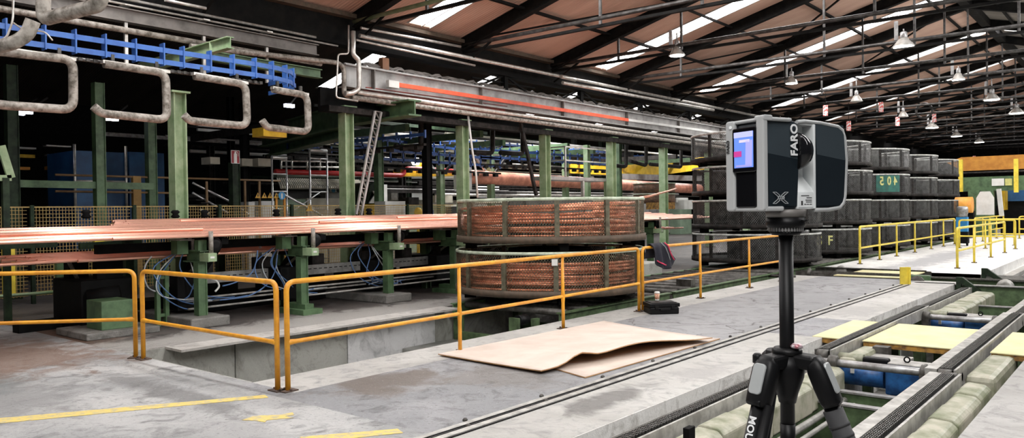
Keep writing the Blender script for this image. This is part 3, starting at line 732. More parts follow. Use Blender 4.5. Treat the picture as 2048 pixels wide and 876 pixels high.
t = thing('limit_switch', 'small black switch bracket on the left pit beam', 'switch', (-2.75, 5.0, -.1))
p = (-2.76,5.39,0.05)
g = MB(); g.cbox(p, (.05, .1, .09)); g.tube([p, (p[0], p[1]+.08, p[2]+.03)], .012, 6); g.build('switch', M_black, t)

# cross conveyor at the far end of the pit
t = thing('cross_conveyor', 'long dark green cross conveyor at the far end of the pit', 'conveyor', (-2, 19.6, 0))
g = MB(); g.box((-4.3, 19.45, -.42), (6.5, 19.55, -.02)); g.build('front_beam', M_moss, t)
g = MB(); g.box((-4.3, 19.40, -.02), (6.5, 19.6, .0)); g.build('top_flange', M_steel, t)
g = MB(); g.box((-4.4, 20.5, -.3), (6.5, 20.6, .02)); g.build('rear_beam', M_moss, t)
g = MB(); g.box((-4.2, 20.4, .02), (6.5, 20.44, .05)); g.box((-4.2, 20.62, .02), (6.5, 20.66, .05)); g.build('chain', M_chain, t)
g = MB(); g.box((-4.2, 20.45, .02), (6.5, 20.62, .035)); g.build('chain_bed', M_railst, t)
for x in (-4.35, -2.6, -1.0, 1.0):
    g = MB(); g.lathe((x, 19.85, -.06), [(.1, 0), (.17, .01), (.17, .08), (.1, .09)], 18, 'y'); g.build('wheel', M_railst if x > -4 else M_dkst, t)
t = thing('cross_conveyor', 'dark chain conveyor crossing in front of the drum platform left of the bollard', 'conveyor', (-6, 20.3, 0))
for yy in (20.55, 22.1): g = MB(); g.box((-7.4, yy, -.25), (-4.5, yy+.05, .05)); g.build('side_beam', M_dkst, t)
for yy in (20.62, 22.02): g = MB(); g.box((-7.3, yy, .05), (-4.6, yy+.08, .08)); g.build('chain', M_chain, t)
g = MB(); g.lathe((-6.7, 22.06, -.02), [(.1, 0), (.15, .01), (.15, .06), (.1, .07)], 18, 'y'); g.build('wheel', M_railst, t)
g = MB(); g.box((-4.55, 20.2, -.2), (-4.15, 20.4, .1)); g.build('gearbox', M_green, t, bevel=.02)
for y0, lab in ((19.35, 'dark green bracket at the far left corner of the pit'), (22.3, 'dark green bracket beside the far conveyor gap')):
    x0 = -3.45 if y0 < 20 else -3.42
    t = thing('stop_bracket', lab, 'bracket', (x0, y0, 0)); g = MB()
    g.prism([(0, -.3), (.06, -.3), (.10, .02), (.45, -.22), (.5, -.14), (.12, .16), (0, .16)], lambda u, v, d: (x0+u, y0+d, v), 0, .12); g.build('bracket', M_greend, t)
t = thing('roller_track', 'pale chain track running away in the gap at the right edge', 'conveyor', (-2.4, 26, 0))
g = MB(); g.box((-3.0, 22.6, -.12), (-2.8, 45, -.02)); g.build('side_rail', M_railst, t)
g = MB(); g.box((-2.2, 22.6, -.12), (-2.0, 45, -.02)); g.build('side_rail', M_railst, t)
g = MB(); g.box((-2.75, 22.6, -.16), (-2.25, 45, -.10)); g.build('bed', M_dkst, t)
t = thing('pump_unit', 'blue pump unit with dark head standing behind the far yellow railing', 'pump', (-6.35, 37.6, 0))
px, py = -6.45, 37.6
g = MB(); g.cbox((px, py, .9), (.42, .34, .62)); g.build('cabinet', mat('pump_blue', (.02, .22, .50), .5), t, bevel=.01)
g = MB(); g.lathe((px, py, 1.22), [(.2, 0), (.2, .12), (.22, .14), (.22, .4), (.16, .45)], 14); g.build('head', M_steel, t)
g = MB(); g.cbox((px, py, .35), (.46, .38, .5)); g.build('base', M_black, t, bevel=.02)
for sx in (-1, 1): g = MB(); g.lathe((px+sx*.2-.03, py-.15, .1), [(.1, 0), (.1, .06)], 12, 'x'); g.build('wheel', M_black, t)

# ------------------------------------------------------------------ laser scanner on its tripod
TX, TY = -.61, 1.64
th = math.radians(-43)                      # heading of the scanner's wide front relative to the viewing direction
rt = Vector((.769, .639, 0)).normalized(); fw = Vector((-.639, .769, 0)).normalized()
LX = (rt*math.cos(math.radians(26))+fw*math.sin(math.radians(26))).normalized()   # along the wide front, to the right and away
LY = Vector((-LX.y, LX.x, 0))                                                       # into the body
BZ = 1.752
Oc = Vector((TX, TY, BZ))+rt*(-.067)-fw*.072   # left front corner
def SP(x, y, z): return Oc+LX*(x*.95)+LY*y+Vector((0, 0, z*.965+.003))
sc = thing('laser_scanner', 'grey and black box-shaped laser scanner mounted on top of the tripod', 'laser scanner', (TX, TY, BZ))
def rrect(u0, u1, v0, v1, r, n=5):
    out = []
    for (cu, cv, a) in ((u1-r, v0+r, -PI/2), (u1-r, v1-r, 0), (u0+r, v1-r, PI/2), (u0+r, v0+r, PI)):
        for k in range(n+1): an = a+PI/2*k/n; out.append((cu+r*math.cos(an), cv+r*math.sin(an)))
    return out
W, D, Hh = .245, .100, .186
def chamf(x0, x1, z0, z1, bulge=.0, r=.012):
    return rrect(x0, x1, z0, z1, r)
# left block housing: shell (light grey) wraps the narrow side, dark slate front panel
g = MB(); g.prism(chamf(0, .100, 0, Hh+.004, r=.014), lambda u, v, d: SP(u, d, v), .004, D-.004); g.build('left_housing', M_slate2, sc, bevel=.003)
def faceted(name, x0, x1, y, parent):
    zc = .112; b = .006
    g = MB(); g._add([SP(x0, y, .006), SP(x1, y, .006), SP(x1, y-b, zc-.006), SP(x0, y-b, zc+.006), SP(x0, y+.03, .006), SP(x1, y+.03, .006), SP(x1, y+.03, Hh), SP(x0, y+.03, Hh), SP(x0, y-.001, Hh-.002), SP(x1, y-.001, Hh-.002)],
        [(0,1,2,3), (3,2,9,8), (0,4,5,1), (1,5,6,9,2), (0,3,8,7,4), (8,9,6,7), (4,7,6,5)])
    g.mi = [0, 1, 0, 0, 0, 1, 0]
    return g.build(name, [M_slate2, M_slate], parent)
faceted('left_front_panel', .0055, .095, .002, sc)
# light grey shell frames on the narrow (screen) side: two uprights joined over top and bottom
def frame_side(y0, y1, name, bow=.0):
    g = MB()
    n = 8; outer = []; inner = []
    pts = [(y0+.0, .0)]
    # closed ring outline in (y,z), extruded along x
    g.prism(rrect(y0, y1, -.004, Hh+.008, .007), lambda u, v, d: SP(d, u, v), -.008, .005)
    return g.build(name, M_shell, sc, bevel=.003)
frame_side(-.006, .016, 'front_shell_frame'); frame_side(.080, .106, 'rear_shell_frame')
g = MB(); g.prism([(-.006, Hh), (.106, Hh), (.106, Hh+.008), (-.006, Hh+.008)], lambda u, v, d: SP(d, u, v), -.004, .075); g.build('top_shell', M_shell, sc, bevel=.003)
g = MB(); g.prism([(-.006, -.004), (.106, -.004), (.106, .006), (-.006, .006)], lambda u, v, d: SP(d, u, v), -.004, .05); g.build('bottom_shell', M_shell, sc, bevel=.003)
g = MB(); g.prism(rrect(-.008, .018, Hh+.000, Hh+.012, .004), lambda u, v, d: SP(u, d, v), -.007, .02); g.build('top_corner', M_shell, sc, bevel=.002)
g = MB(); g.prism(rrect(.014, .083, .080, .176, .004), lambda u, v, d: SP(d, u, v), -.010, .01); s_bez = g.build('screen_bezel', M_glossb, sc, bevel=.002)
g = MB(); g.prism(rrect(.020, .077, .004, .084, .004), lambda u, v, d: SP(d, u, v), -.006, .01); g.build('side_panel', M_glossb, sc, bevel=.002)
# touch screen with its picture
scr = []
g = MB(); g.prism([(.021, .090), (.076, .090), (.076, .167), (.021, .167)], lambda u, v, d: SP(d, u, v), -.0112, -.010); o = g.build('touch_screen', emit('screen_blue', (.10, .20, .62), .6), sc); par = o
def patch(y0, y1, z0, z1, m, n, d=-.0118, skew=0):
    g = MB(); g.prism([(y0, z0), (y1, z0), (y1+skew, z1), (y0+skew, z1)], lambda u, v, dd: SP(dd, u, v), d, -.0112); x = g.build(n, m, sc); x.parent = par
patch(.021, .076, .155, .167, emit('screen_pale', (.34, .36, .66), .7), 'title_bar')
patch(.030, .0605, .144, .150, emit('screen_cream', (.50, .46, .56), .6), 'status_bar')
patch(.024, .043, .092, .148, emit('screen_lilac', (.28, .28, .66), .6), 'picture_glow', skew=-.002)
patch(.054, .076, .114, .126, emit('screen_magenta', (.40, .03, .20), .6), 'start_button', -.0122)
patch(.028, .070, .0915, .096, emit('screen_grey', (.25, .25, .55), .6), 'footer_bar', -.0122)
# power button and small lettering on the rear frame
g = MB(); g.lathe(SP(-.010, .088, .180), [(.0035, 0), (.0035, .002)], 10, 'y'); g.build('button', M_silver, sc)
text('FARO', 'wordmark', M_letk, sc, SP(-.0088, .097, .138), (0, 0, 1), tuple(LY), .011, .0006, True)
# right block
g = MB(); g.prism(rrect(.146, W, .0, Hh-.002, .010), lambda u, v, d: SP(u, d, v), .004, D-.004); g.build('right_housing', M_slate2, sc, bevel=.003)
faceted('right_front_panel', .1495, .238, .002, sc)
# grey rim round the right block
def rim(pts, r, name): g = MB(); g.tube(pts, r, 8); g.build(name, M_shell, sc)
ring = [SP(x, .003, z) for x, z in [(.098, Hh+.001), (.12, Hh+.003), (.17, Hh+.001), (.222, Hh-.005), (.236, Hh-.013), (.243, Hh-.03), (.248, .11), (.243, .03), (.238, .012), (.226, .001), (.19, -.003), (.146, -.003)]]
rim(ring, .0042, 'edge_trim')
rim([SP(x, .09, z) for x, z in [(.10, Hh+.001), (.17, Hh+.001), (.232, Hh-.008), (.243, Hh-.03), (.247, .11), (.243, .03), (.23, .002), (.15, -.003)]], .004, 'rear_edge_trim')
g = MB(); g.box((0, 0, 0), (0, 0, 0)); 
g = MB(); g.prism([(.10, Hh-.004), (.236, Hh-.010), (.236, Hh-.006), (.17, Hh+.001), (.10, Hh+.003)], lambda u, v, d: SP(u, d, v), .002, D-.004); g.build('top_cover', M_shell, sc)
# gap: silver yoke, wedge, mirror
g = MB(); g.prism([(.094, .0), (.148, .0), (.148, Hh-.003), (.094, Hh-.003)], lambda u, v, d: SP(u, d, v), .028, D-.008); g.build('yoke', M_silver, sc)
g = MB(); g._add([SP(.095, .0, .0), SP(.147, .0, .0), SP(.147, .0, .036), SP(.095, .0, .036), SP(.095, .030, .0), SP(.147, .030, .0), SP(.147, .030, .040), SP(.095, .030, .098), SP(.112, .030, .098)],
    [(0,1,2,3), (3,2,8,7), (2,6,8), (0,3,7,4), (1,5,6,2), (4,7,8,6,5), (0,4,5,1)]); g.build('silver_wedge', M_silver, sc)
g = MB(); g.box((0,0,0),(0,0,0)); g = MB(); g.prism([(.1415, .0), (.1485, .0), (.1485, Hh-.003), (.1415, Hh-.003)], lambda u, v, d: SP(u, d, v), -.0015, .03); g.build('yoke_cheek', M_silver, sc, bevel=.001)
g = MB(); g.prism(rrect(.097, .145, .003, .034, .001), lambda u, v, d: SP(u, d, v), -.001, .0002); g.build('label_plate', M_silver, sc)
g = MB()
for (u0, u1, z) in ((.104, .128, .028), (.120, .136, .0235), (.117, .136, .0185), (.118, .136, .0145), (.113, .119, .0095), (.121, .127, .0095), (.129, .136, .0095)):
    g.prism([(u0, z-.0009), (u1, z-.0009), (u1, z+.0009), (u0, z+.0009)], lambda u, v, d: SP(u, d, v), -.0013, -.0009)
g.prism([(.104, .0075), (.109, .0075), (.109, .017), (.104, .017)], lambda u, v, d: SP(u, d, v), -.0013, -.0009)
g.build('printed_lines', M_letk, sc)
g = MB(); n = 28; c0 = SP(.096, .008, .124); prof = [(.010, -.004), (.038, -.004), (.0395, .003), (.034, .018), (.024, .023), (0.001, .025)]
vs = []
for (r, z) in prof:
    for k in range(n): a = 2*PI*k/n; vs.append(c0+LX*z+LY*(r*math.cos(a))+Vector((0, 0, r*math.sin(a))))
g._add(vs, [(i*n+k, i*n+(k+1) % n, (i+1)*n+(k+1) % n, (i+1)*n+k) for i in range(len(prof)-1) for k in range(n)], True); mir = g.build('mirror_head', M_glossb, sc)
g = MB(); g.prism(rrect(.010, .016, .126, .138, .002), lambda u, v, d: SP(.1135+d, u, v), 0, .001); x = g.build('green_glint', mat('teal_glint', (.03, .35, .30), .1), sc)  # teal patch painted in as a glint on the mirror head
# lettering on the left panel: reads upward
text('FARO', 'wordmark', M_letw, sc, SP(.080, -.0055, .147)-LY*.001, (0, 0, 1), tuple(-LX), .026, .0006, True, sx=1.0)
# X emblem
g = MB()
def lg(a, b, w=.0012): g.bar(SP(a[0], -.0022, a[1]), SP(b[0], -.0022, b[1]), w, w, tuple(LY))
cxe, cze = .043, .024
for sxx in (1, -1):
    for sz in (1, -1):
        P_ = [(.006, .002), (.022, .012), (.013, .012), (.002, .005)]
        P_ = [(cxe+sxx*a, cze+sz*b) for a, b in P_]
        for a, b in zip(P_, P_[1:]+P_[:1]): lg(a, b)
g.build('emblem', M_letg, sc)
text('X330', 'emblem_lettering', M_letg, sc, SP(cxe, -.003, cze), tuple(LX), (0, 0, 1), .009, .0005, True)
# base under the scanner
Cc = Vector((TX, TY, 0))
def lz(prof, name, m, parent, n=36): g = MB(); g.lathe((TX, TY, 0), prof, n); return g.build(name, m, parent)
lz([(.039, 1.737), (.042, 1.754)], 'base_collar', M_collar, sc)
# tripod
tp = thing('tripod', 'black photographic tripod with silver leg plates carrying the laser scanner', 'tripod', (TX, TY, 0))
lz([(.038, 1.716), (.040, 1.722), (.040, 1.737)], 'quick_release', M_mattb, tp)
g = MB(); g.lathe((TX+rt.x*.027-fw.x*.032, TY+rt.y*.027-fw.y*.032, 1.728), [(.006, 0), (.008, .004)], 10); g.build('knob', M_mattb, tp)
g = MB()
for k in range(36):
    a = 2*PI*k/36; g.cbox((TX+.0345*math.cos(a), TY+.0345*math.sin(a), 1.712), (.003, .003, .008), a)
g.lathe((TX, TY, 1.708), [(.033, 0), (.033, .008)], 36); g.build('serrated_ring', M_steel, tp)
lz([(.028, 1.700), (.034, 1.7075)], 'top_plate', M_mattb, tp)
g = MB(); q = Vector((TX, TY, 1.703))+rt*.045; g.lathe(q, [(.004, 0), (.005, .006), (.003, .007)], 10); g.tube([Vector((TX, TY, 1.703))+rt*.02, q+Vector((0, 0, .003))], .003, 6); g.build('bubble_level', M_steel, tp)
lz([(.0148, 1.23), (.0148, 1.70)], 'centre_column', M_mattb, tp, 24)
lz([(.026, 1.446), (.031, 1.450), (.031, 1.456), (.026, 1.462)], 'column_collar', M_mattb, tp)
g = MB(); q = Vector((TX, TY, 1.464))+rt*.013-fw*.022; g.lathe(q, [(.012, 0), (.013, .004), (.008, .009)], 14); g.build('lock_button', mat('red_grey_button', (.35, .12, .14), .3, .3, (.6, .6, .62), 60), tp)
g = MB(); q = Vector((TX, TY, 1.440))-rt*.066-fw*.01; g.tube([q, q+rt*.02], [.009, .006], 10); g.lathe(q, [(.004, -.010), (.010, -.008), (.010, .008), (.006, .012)], 12); g.build('side_knob', M_mattb, tp)
lz([(.0175, 1.345), (.022, 1.365), (.034, 1.40), (.036, 1.42), (.030, 1.446)], 'hub', M_mattb, tp, 20)
lz([(.0155, 1.234), (.0155, 1.30)], 'lower_column_sleeve', M_mattb, tp, 20)
g = MB(); q = Vector((TX, TY, 1.243))-fw*.015-rt*.005; g.lathe(q, [(.004, -.003), (.004, .004)], 10); g.build('red_dot', M_redk, tp)
lz([(.0155, 1.227), (.0158, 1.234)], 'red_ring', M_redk, tp, 20)
def tripod_leg(az, tilt, txt=False, sp=.035):
    d = (rt*math.cos(az)+fw*math.sin(az)).normalized(); side = Vector((-d.y, d.x, 0)); Zv = Vector((0, 0, 1))
    top = Vector((TX, TY, 1.430))+d*.056
    dn = (d*math.sin(tilt)-Zv*math.cos(tilt)).normalized(); out = (d*math.cos(tilt)+Zv*math.sin(tilt)).normalized()
    L = top.z/math.cos(tilt)
    g = MB()
    # shoulder casting: rounded knuckle broadening into the upper bracket
    sec = [(-.016, .016, .012), (-.004, .024, .017), (.012, .0275, .0205), (.045, .0275, .021), (.078, .026, .020), (.088, .022, .017)]
    vs = []; n = 12
    for (s, hw, hd) in sec:
        c = top+dn*s+out*.004
        for k in range(n): a = 2*PI*k/n; vs.append(c+side*(hw*math.copysign(abs(math.cos(a))**.6, math.cos(a)))+out*(hd*math.copysign(abs(math.sin(a))**.6, math.sin(a))))
    g._add(vs, [(i*n+k, i*n+(k+1) % n, (i+1)*n+(k+1) % n, (i+1)*n+k) for i in range(len(sec)-1) for k in range(n)]+[tuple(reversed(range(n))), tuple((len(sec)-1)*n+k for k in range(n))], True)
    leg = g.build('leg', M_mattb, tp)
    g = MB(); g.bar(Vector((TX, TY, 1.437))+d*.008, top+d*.004+Zv*.004, .044, .030); x = g.build('shoulder', M_mattb, leg_parent(leg), bevel=.007); 
    g = MB(); g.prism(rrect(-.0165, .0165, .002, .066, .009), lambda u, v, dd: top+dn*v+side*u+out*(.0245+dd), -.006, .0015); g.build('silver_plate', M_silver2, leg_parent(leg), bevel=.002)
    g = MB(); c = top+dn*.080+out*.014; g.tube([c-side*.018, c+side*.018], .009, 10); g.build('angle_catch', M_mattb, leg_parent(leg))
    g = MB(); r1 = .0165
    pts = [top+dn*.075, top+dn*.56]; g.tube(pts, r1, 16); g.build('upper_tube', M_mattb, leg_parent(leg))
    g = MB(); g.tube([top+dn*.56, top+dn*.60], r1*1.25, 16); g.build('leg_lock', M_mattb, leg_parent(leg))
    g = MB(); g.tube([top+dn*.60, top+dn*(L-.03)], r1*.8, 14); g.build('lower_tube', M_mattb, leg_parent(leg))
    g = MB(); g.tube([top+dn*(L-.035), top+dn*(L-.012)], [.014, .017], 12); g.build('rubber_foot', M_mattb, leg_parent(leg))
    return leg, top, dn, out, side
M_silver2 = mat('matt_silver_plate', (.42, .44, .44), .4, .3, (.38, .40, .40), 3)
def leg_parent(l): return l
lA, topA, dnA, outA, sideA = tripod_leg(math.radians(210), math.radians(19))
lB = tripod_leg(math.radians(-36), math.radians(22))
lC = tripod_leg(math.radians(98), math.radians(18))
# grip sleeve on the right leg
l, top, dn, out, side = lB
g = MB(); g.tube([top+dn*.095, top+dn*.40], .0205, 16)
for k in range(9): g.tube([top+dn*(.125+k*.022), top+dn*(.131+k*.022)], .0215, 16)
g.build('grip_sleeve', mat('grey_foam_grip', (.035, .035, .037), .75), l)
g = MB(); g.tube([topA+dnA*.08+sideA*.024, topA+dnA*.5+sideA*.024], .011, 12); g.build('inner_tube', M_mattb, lA)
# second sliding tube and lettering on the left leg
nv = (-fw*.9-rt*.45); nv = (nv-dnA*nv.dot(dnA)).normalized()
uy = nv.cross(dnA).normalized()
text('MOUNT', 'leg_lettering', M_letw, lA, topA+dnA*.150+nv*.0172-uy*.006, tuple(dnA), tuple(uy), .019, .0006, True, sx=1.15)

# ------------------------------------------------------------------ roofs
EZ, EX, RX, RZ = 6.72, -15.5, -5.45, 9.33
YA, YB = -6, 84
def roof_slab(x0, z0, x1, z1, m, name, skips=(), gapx=None):
    """sloping sheet with rectangular openings for the skylights"""
    g = MB(); th = .06; f0, f1 = gapx or (.02, .97)
    def pt(u, y, dz=0): return (x0+(x1-x0)*u, y, z0+(z1-z0)*u+dz)
    def piece(u0, u1, ya, yb):
        g._add([pt(u0, ya), pt(u1, ya), pt(u1, yb), pt(u0, yb), pt(u0, ya, th), pt(u1, ya, th), pt(u1, yb, th), pt(u0, yb, th)],
            [(0,3,2,1), (4,5,6,7), (0,1,5,4), (1,2,6,5), (2,3,7,6), (3,0,4,7)])
    y = YA
    for c in skips:
        piece(0, 1, y, c-.42); piece(0, f0, c-.42, c+.42); piece(f1, 1, c-.42, c+.42); y = c+.42
    piece(0, 1, y, YB)
    return struct(g.build(name, m))
SK = [-1.6, 6.5, 14.6, 23.4, 31.4, 39.2, 47.2, 55.2, 63.2, 71.2]
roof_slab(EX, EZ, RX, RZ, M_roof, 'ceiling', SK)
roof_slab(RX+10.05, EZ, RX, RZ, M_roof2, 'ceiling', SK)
def skylight(x0, z0, x1, z1, y, label, group, m=M_sky, f0=.02, f1=.97):
    t = thing('skylight', label, 'skylight', (x0, y, z0), group); g = MB()
    def pt(u, yy, dz): return (x0+(x1-x0)*u, yy, z0+(z1-z0)*u+dz)
    g._add([pt(f0, y-.42, .05), pt(f1, y-.42, .05), pt(f1, y+.42, .05), pt(f0, y+.42, .05)], [(0,3,2,1)]); g.build('pane', m, t, solid=.01)
    g = MB()
    for k in (-.42, .42, .1): g.bar(pt(f0, y+k, .0), pt(f1, y+k, .0), .035, .06)
    g.build('glazing_bar', M_railst, t)
ORD = ['nearest', 'second nearest', 'third nearest', 'fourth nearest', 'fifth nearest', 'sixth nearest', 'seventh nearest', 'eighth nearest']
k = 0
for y in SK:
    if y > 10 and y < 60:
        skylight(EX, EZ, RX, RZ, y, 'bright roof skylight strip on the left slope, %s to the camera' % ORD[k], 'roof skylights'); k += 1
    else: skylight(EX, EZ, RX, RZ, y, 'bright roof skylight strip outside the near view or far down the hall', 'roof skylights out of the way')
for y in SK: skylight(RX+10.05, EZ, RX, RZ, y, 'roof skylight strip on the right slope beyond the ridge', 'right slope skylights')
# bay to the left
LR, LZ = -25.5, 9.3
SK2 = [23.4, 31.4, 39.2, 47.2, 55.2]
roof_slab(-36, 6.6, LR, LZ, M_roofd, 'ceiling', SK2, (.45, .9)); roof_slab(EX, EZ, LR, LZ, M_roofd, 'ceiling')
for i, y in enumerate(SK2): skylight(-36, 6.6, LR, LZ, y, 'skylight glimpsed above the girder in the left bay, %s' % ORD[i], 'left bay skylights', f0=.45, f1=.9)
g = MB(); g.box((-38.2, YA, 0), (-38, YB, 7.5)); struct(g.build('wall_left', M_black))
g = MB(); g.box((-38, YB, 0), (7, YB+.2, 10)); struct(g.build('wall_back', M_darkst))
g = MB(); g.box((-38, YA-.2, 0), (-12.5, YA, 7.5)); struct(g.build('wall_front', M_black))

# valley gutter beam over the column line
t = thing('valley_beam', 'long black valley beam between the brown roof and the left bay', 'beam', (EX, 0, 6.3))
g = MB(); g.box((EX-.35, YA, 5.98), (EX-.1, YB, 6.68)); g.build('web', M_raf, t)
g = MB(); g.box((EX-.4, YA, 6.6), (EX+.12, YB, 6.7)); g.build('gutter', M_brown, t)
g = MB(); g.box((EX-.3, YA, 5.9), (EX+.05, YB, 5.98)); g.build('lower_flange', M_black, t)
# rafters, ties, hangers per frame
RY = [4.4, 8.5, 12.58, 16.5, 20.8, 24.9, 29.0, 33.1, 37.2, 41.3, 45.4, 49.5, 53.6, 57.7, 61.8, 65.9, 70, 74.1, 78.2]
M_tie = mat('grey_black_tie', (.09, .086, .082), .45, .3, (.03, .027, .025), 6)
for i, y in enumerate(RY):
    n = 'roof truss frame, number %s from the camera end' % ['one','two','three','four','five','six','seven','eight','nine','ten','eleven','twelve','thirteen','fourteen','fifteen','sixteen','seventeen','eighteen','nineteen'][i]
    t = thing('roof_truss', 'black steel %s' % n, 'roof truss', (RX, y, EZ), 'roof trusses')
    g = MB(); g.ibeam((EX, y, EZ-.17), (RX, y, RZ-.17), .20, .36, .03); g.build('rafter', M_raf, t)
    g = MB(); g.ibeam((RX+10.05, y, EZ-.17), (RX, y, RZ-.17), .20, .36, .03); g.build('rafter', M_raf, t)
    zt = 6.48
    g = MB(); g.tube([(EX, y-.02, zt+.05), (RX+10.05, y-.02, zt+.05)], .055, 8); g.build('tie_rod', M_tie if y > 16 or y < 10 else M_greenl, t)
    g = MB(); g.bar((EX, y+.06, zt-.12), (RX+10.05, y+.06, zt-.12), .10, .07); g.build('lower_tie', M_raf, t)
    for x in (-12.9, -10.75, -8.0, -5.45, -2.9, -.3, 2.0):
        zr = EZ+(RZ-EZ)*(1-abs(x-RX)/10.05)-.3; 
        if (i+int(-x)) % 3 == 0 and x != -5.45: continue
        g = MB(); g.bar((x, y, zr), (x, y, zt-.1), .06, .06); g.build('hanger', M_tie, t)
    if y < 50:
        g = MB(); g.bar((EX+.1, y, zt-.5), (EX+1.1, y, zt+.02), .05, .05); g.build('knee_brace', M_raf, t)
# purlins
for x, w in ((-13.2, .10), (-11.0, .05), (-8.8, .10), (-6.3, .08), (-4.5, .08), (-2, .08), (.5, .08), (2.8, .08)):
    z = EZ+(RZ-EZ)*(1-abs(x-RX)/10.05)-.08
    g = MB(); g.box((x-w/2, YA, z-.07), (x+w/2, YB, z)); tag(g.build('purlin', M_raf), 'dark roof purlin running the length of the hall, %s' % ({-13.2: 'lowest on the left slope', -11.0: 'thin second one up the left slope', -8.8: 'third up the left slope', -6.3: 'next to the ridge on the left', -4.5: 'next to the ridge on the right', -2: 'second below the ridge on the right', .5: 'third below the ridge on the right', 2.8: 'lowest on the right slope'}[x]), 'purlin', 'purlins')
g = MB(); g.box((RX-.15, YA, RZ-.32), (RX+.15, YB, RZ-.05)); tag(g.build('ridge_beam', M_raf), 'black ridge beam along the top of the roof', 'beam')
# bracing in the roof plane
for j, (ya, yb) in enumerate(((16.5, 20.8), (24.9, 29.0), (33.1, 37.2))):
    g = MB(); g.bar((EX+.4, ya, EZ-.05), (-10.8, yb, EZ+.26*4.7-.12), .05, .05); g.bar((-10.8, yb, EZ+.26*4.7-.12), (-6, ya, EZ+.26*9.5-.12), .05, .05)
    tag(g.build('roof_brace', M_raf), 'thin diagonal roof brace, %s along the left slope' % ['first', 'second', 'third'][j], 'brace')

# lamps
def lamp(x, y, z, lit, label, s=1.):
    t = thing('high_bay_lamp', label, 'lamp', (x, y, z), 'high bay lamps')
    g = MB(); g.lathe((x, y, z), [(.30*s, 0), (.27*s, .03), (.15*s, .20), (.09*s, .26)], 20); g.build('bell_shade', M_pipe, t)
    g = MB(); g.lathe((x, y, z), [(.25*s, -.012), (.25*s, -.003)], 20, smooth=False); g.build('diffuser', M_lamp if lit else M_paper, t)
    g = MB(); g.lathe((x, y, z), [(.08*s, .26), (.09*s, .28), (.09*s, .42), (.05*s, .45)], 12); g.build('ballast', M_steel, t)
    g = MB(); g.tube([(x, y, z+.44), (x, y, 6.9)], .02, 6); g.cbox((x-.2, y, z+.5), (.1, .06, .55)); g.build('hanging_rod', M_steel, t)
    if lit:
        l = bpy.data.lights.new('lamp_light', 'SPOT'); l.energy = 60; l.spot_size = 2.6; l.spot_blend = .6; l.color = (1, .95, .88); l.shadow_soft_size = .22
        o = bpy.data.objects.new('lamp_light', l); COL.objects.link(o); o.location = (x, y, z-.03); 
LP = [((1354,107), 1, 'nearest lit bell lamp on the left row, under the second tie'),]
for (x, y, z, lit, lab) in [
    (*(-10.90,20.80,6.24), 1, 'nearest lit bell lamp, hanging above the screen side of the scanner'),
    (*(-10.51,29.00,6.33), 1, 'lit bell lamp hanging just above the top of the scanner'),
    (*(-5.74,24.90,6.37), 1, 'large lit bell lamp high on the right, nearest to the ridge'),
    (*(-9.39,33.10,5.95), 0, 'unlit bell lamp between the scanner and the number-plate stack'),
    (*(-5.77,33.10,6.39), 1, 'lit bell lamp under the ridge, second from the near end'),
    (*(-5.29,37.20,6.01), 1, 'big lit cone lamp near the right edge, third under the ridge'),
    (*(-9.57,41.30,6.03), 0, 'unlit bell lamp above the number-plate stack'),
    (*(-9.97,49.50,6.12), 1, 'small lit lamp above the gap right of the number-plate stack'),
    (*(-5.41,45.40,6.18), 1, 'lit lamp cut by the right edge of the picture'),
    (*(-10.19,57.70,6.18), 1, 'small far lit lamp, left one of the last pair'),
    (*(-10.18,65.90,6.26), 1, 'smallest far lit lamp above the orange crane')]:
    lamp(x, y, z, lit, lab, 1.25 if y > 44 else (1.1 if 'big' in lab or 'large' in lab else .82))
# striped tags hanging from ties
for i, (p, lab) in enumerate([((-10.61,33.10,5.70), 'red and white striped tag hanging right of the scanner top'), ((-9.52,37.20,6.12), 'red and white striped tag hanging high between two lamps'), ((-9.82,41.30,5.83), 'red and white striped tag beside the unlit lamp'),
    ((-9.04,45.40,6.27), 'red and white striped tag above the small lit lamp'), ((-10.90,37.20,5.39), 'red and white striped tag behind the right shoulder of the scanner'), ((-15.68,41.30,6.66), 'red and white striped tag peeping above the scanner'),
    ((-9.86,61.80,4.86), 'left striped tag over the orange crane'), ((-7.29,61.80,4.73), 'right striped tag over the orange crane')]):
    t = thing('striped_tag', lab, 'tag', p); g = MB(); g.box((p[0]-.09, p[1]-.03, p[2]-.22), (p[0]+.09, p[1]+.03, p[2]+.22)); g.build('tag_body', M_redtag, t)
    g = MB(); g.tube([(p[0], p[1], p[2]+.22), (p[0], p[1], 6.45)], .012, 5); g.build('cord', M_black, t)
g = MB(); p = (-9.51,45.40,6.68); g.tube(arc(p, (1, 0, 0), (0, 0, 1), .38, 0, 2*PI, 24), .06, 8); tag(g.build('cable_reel', M_tie), 'round cable reel hanging from a tie in the middle distance', 'reel')

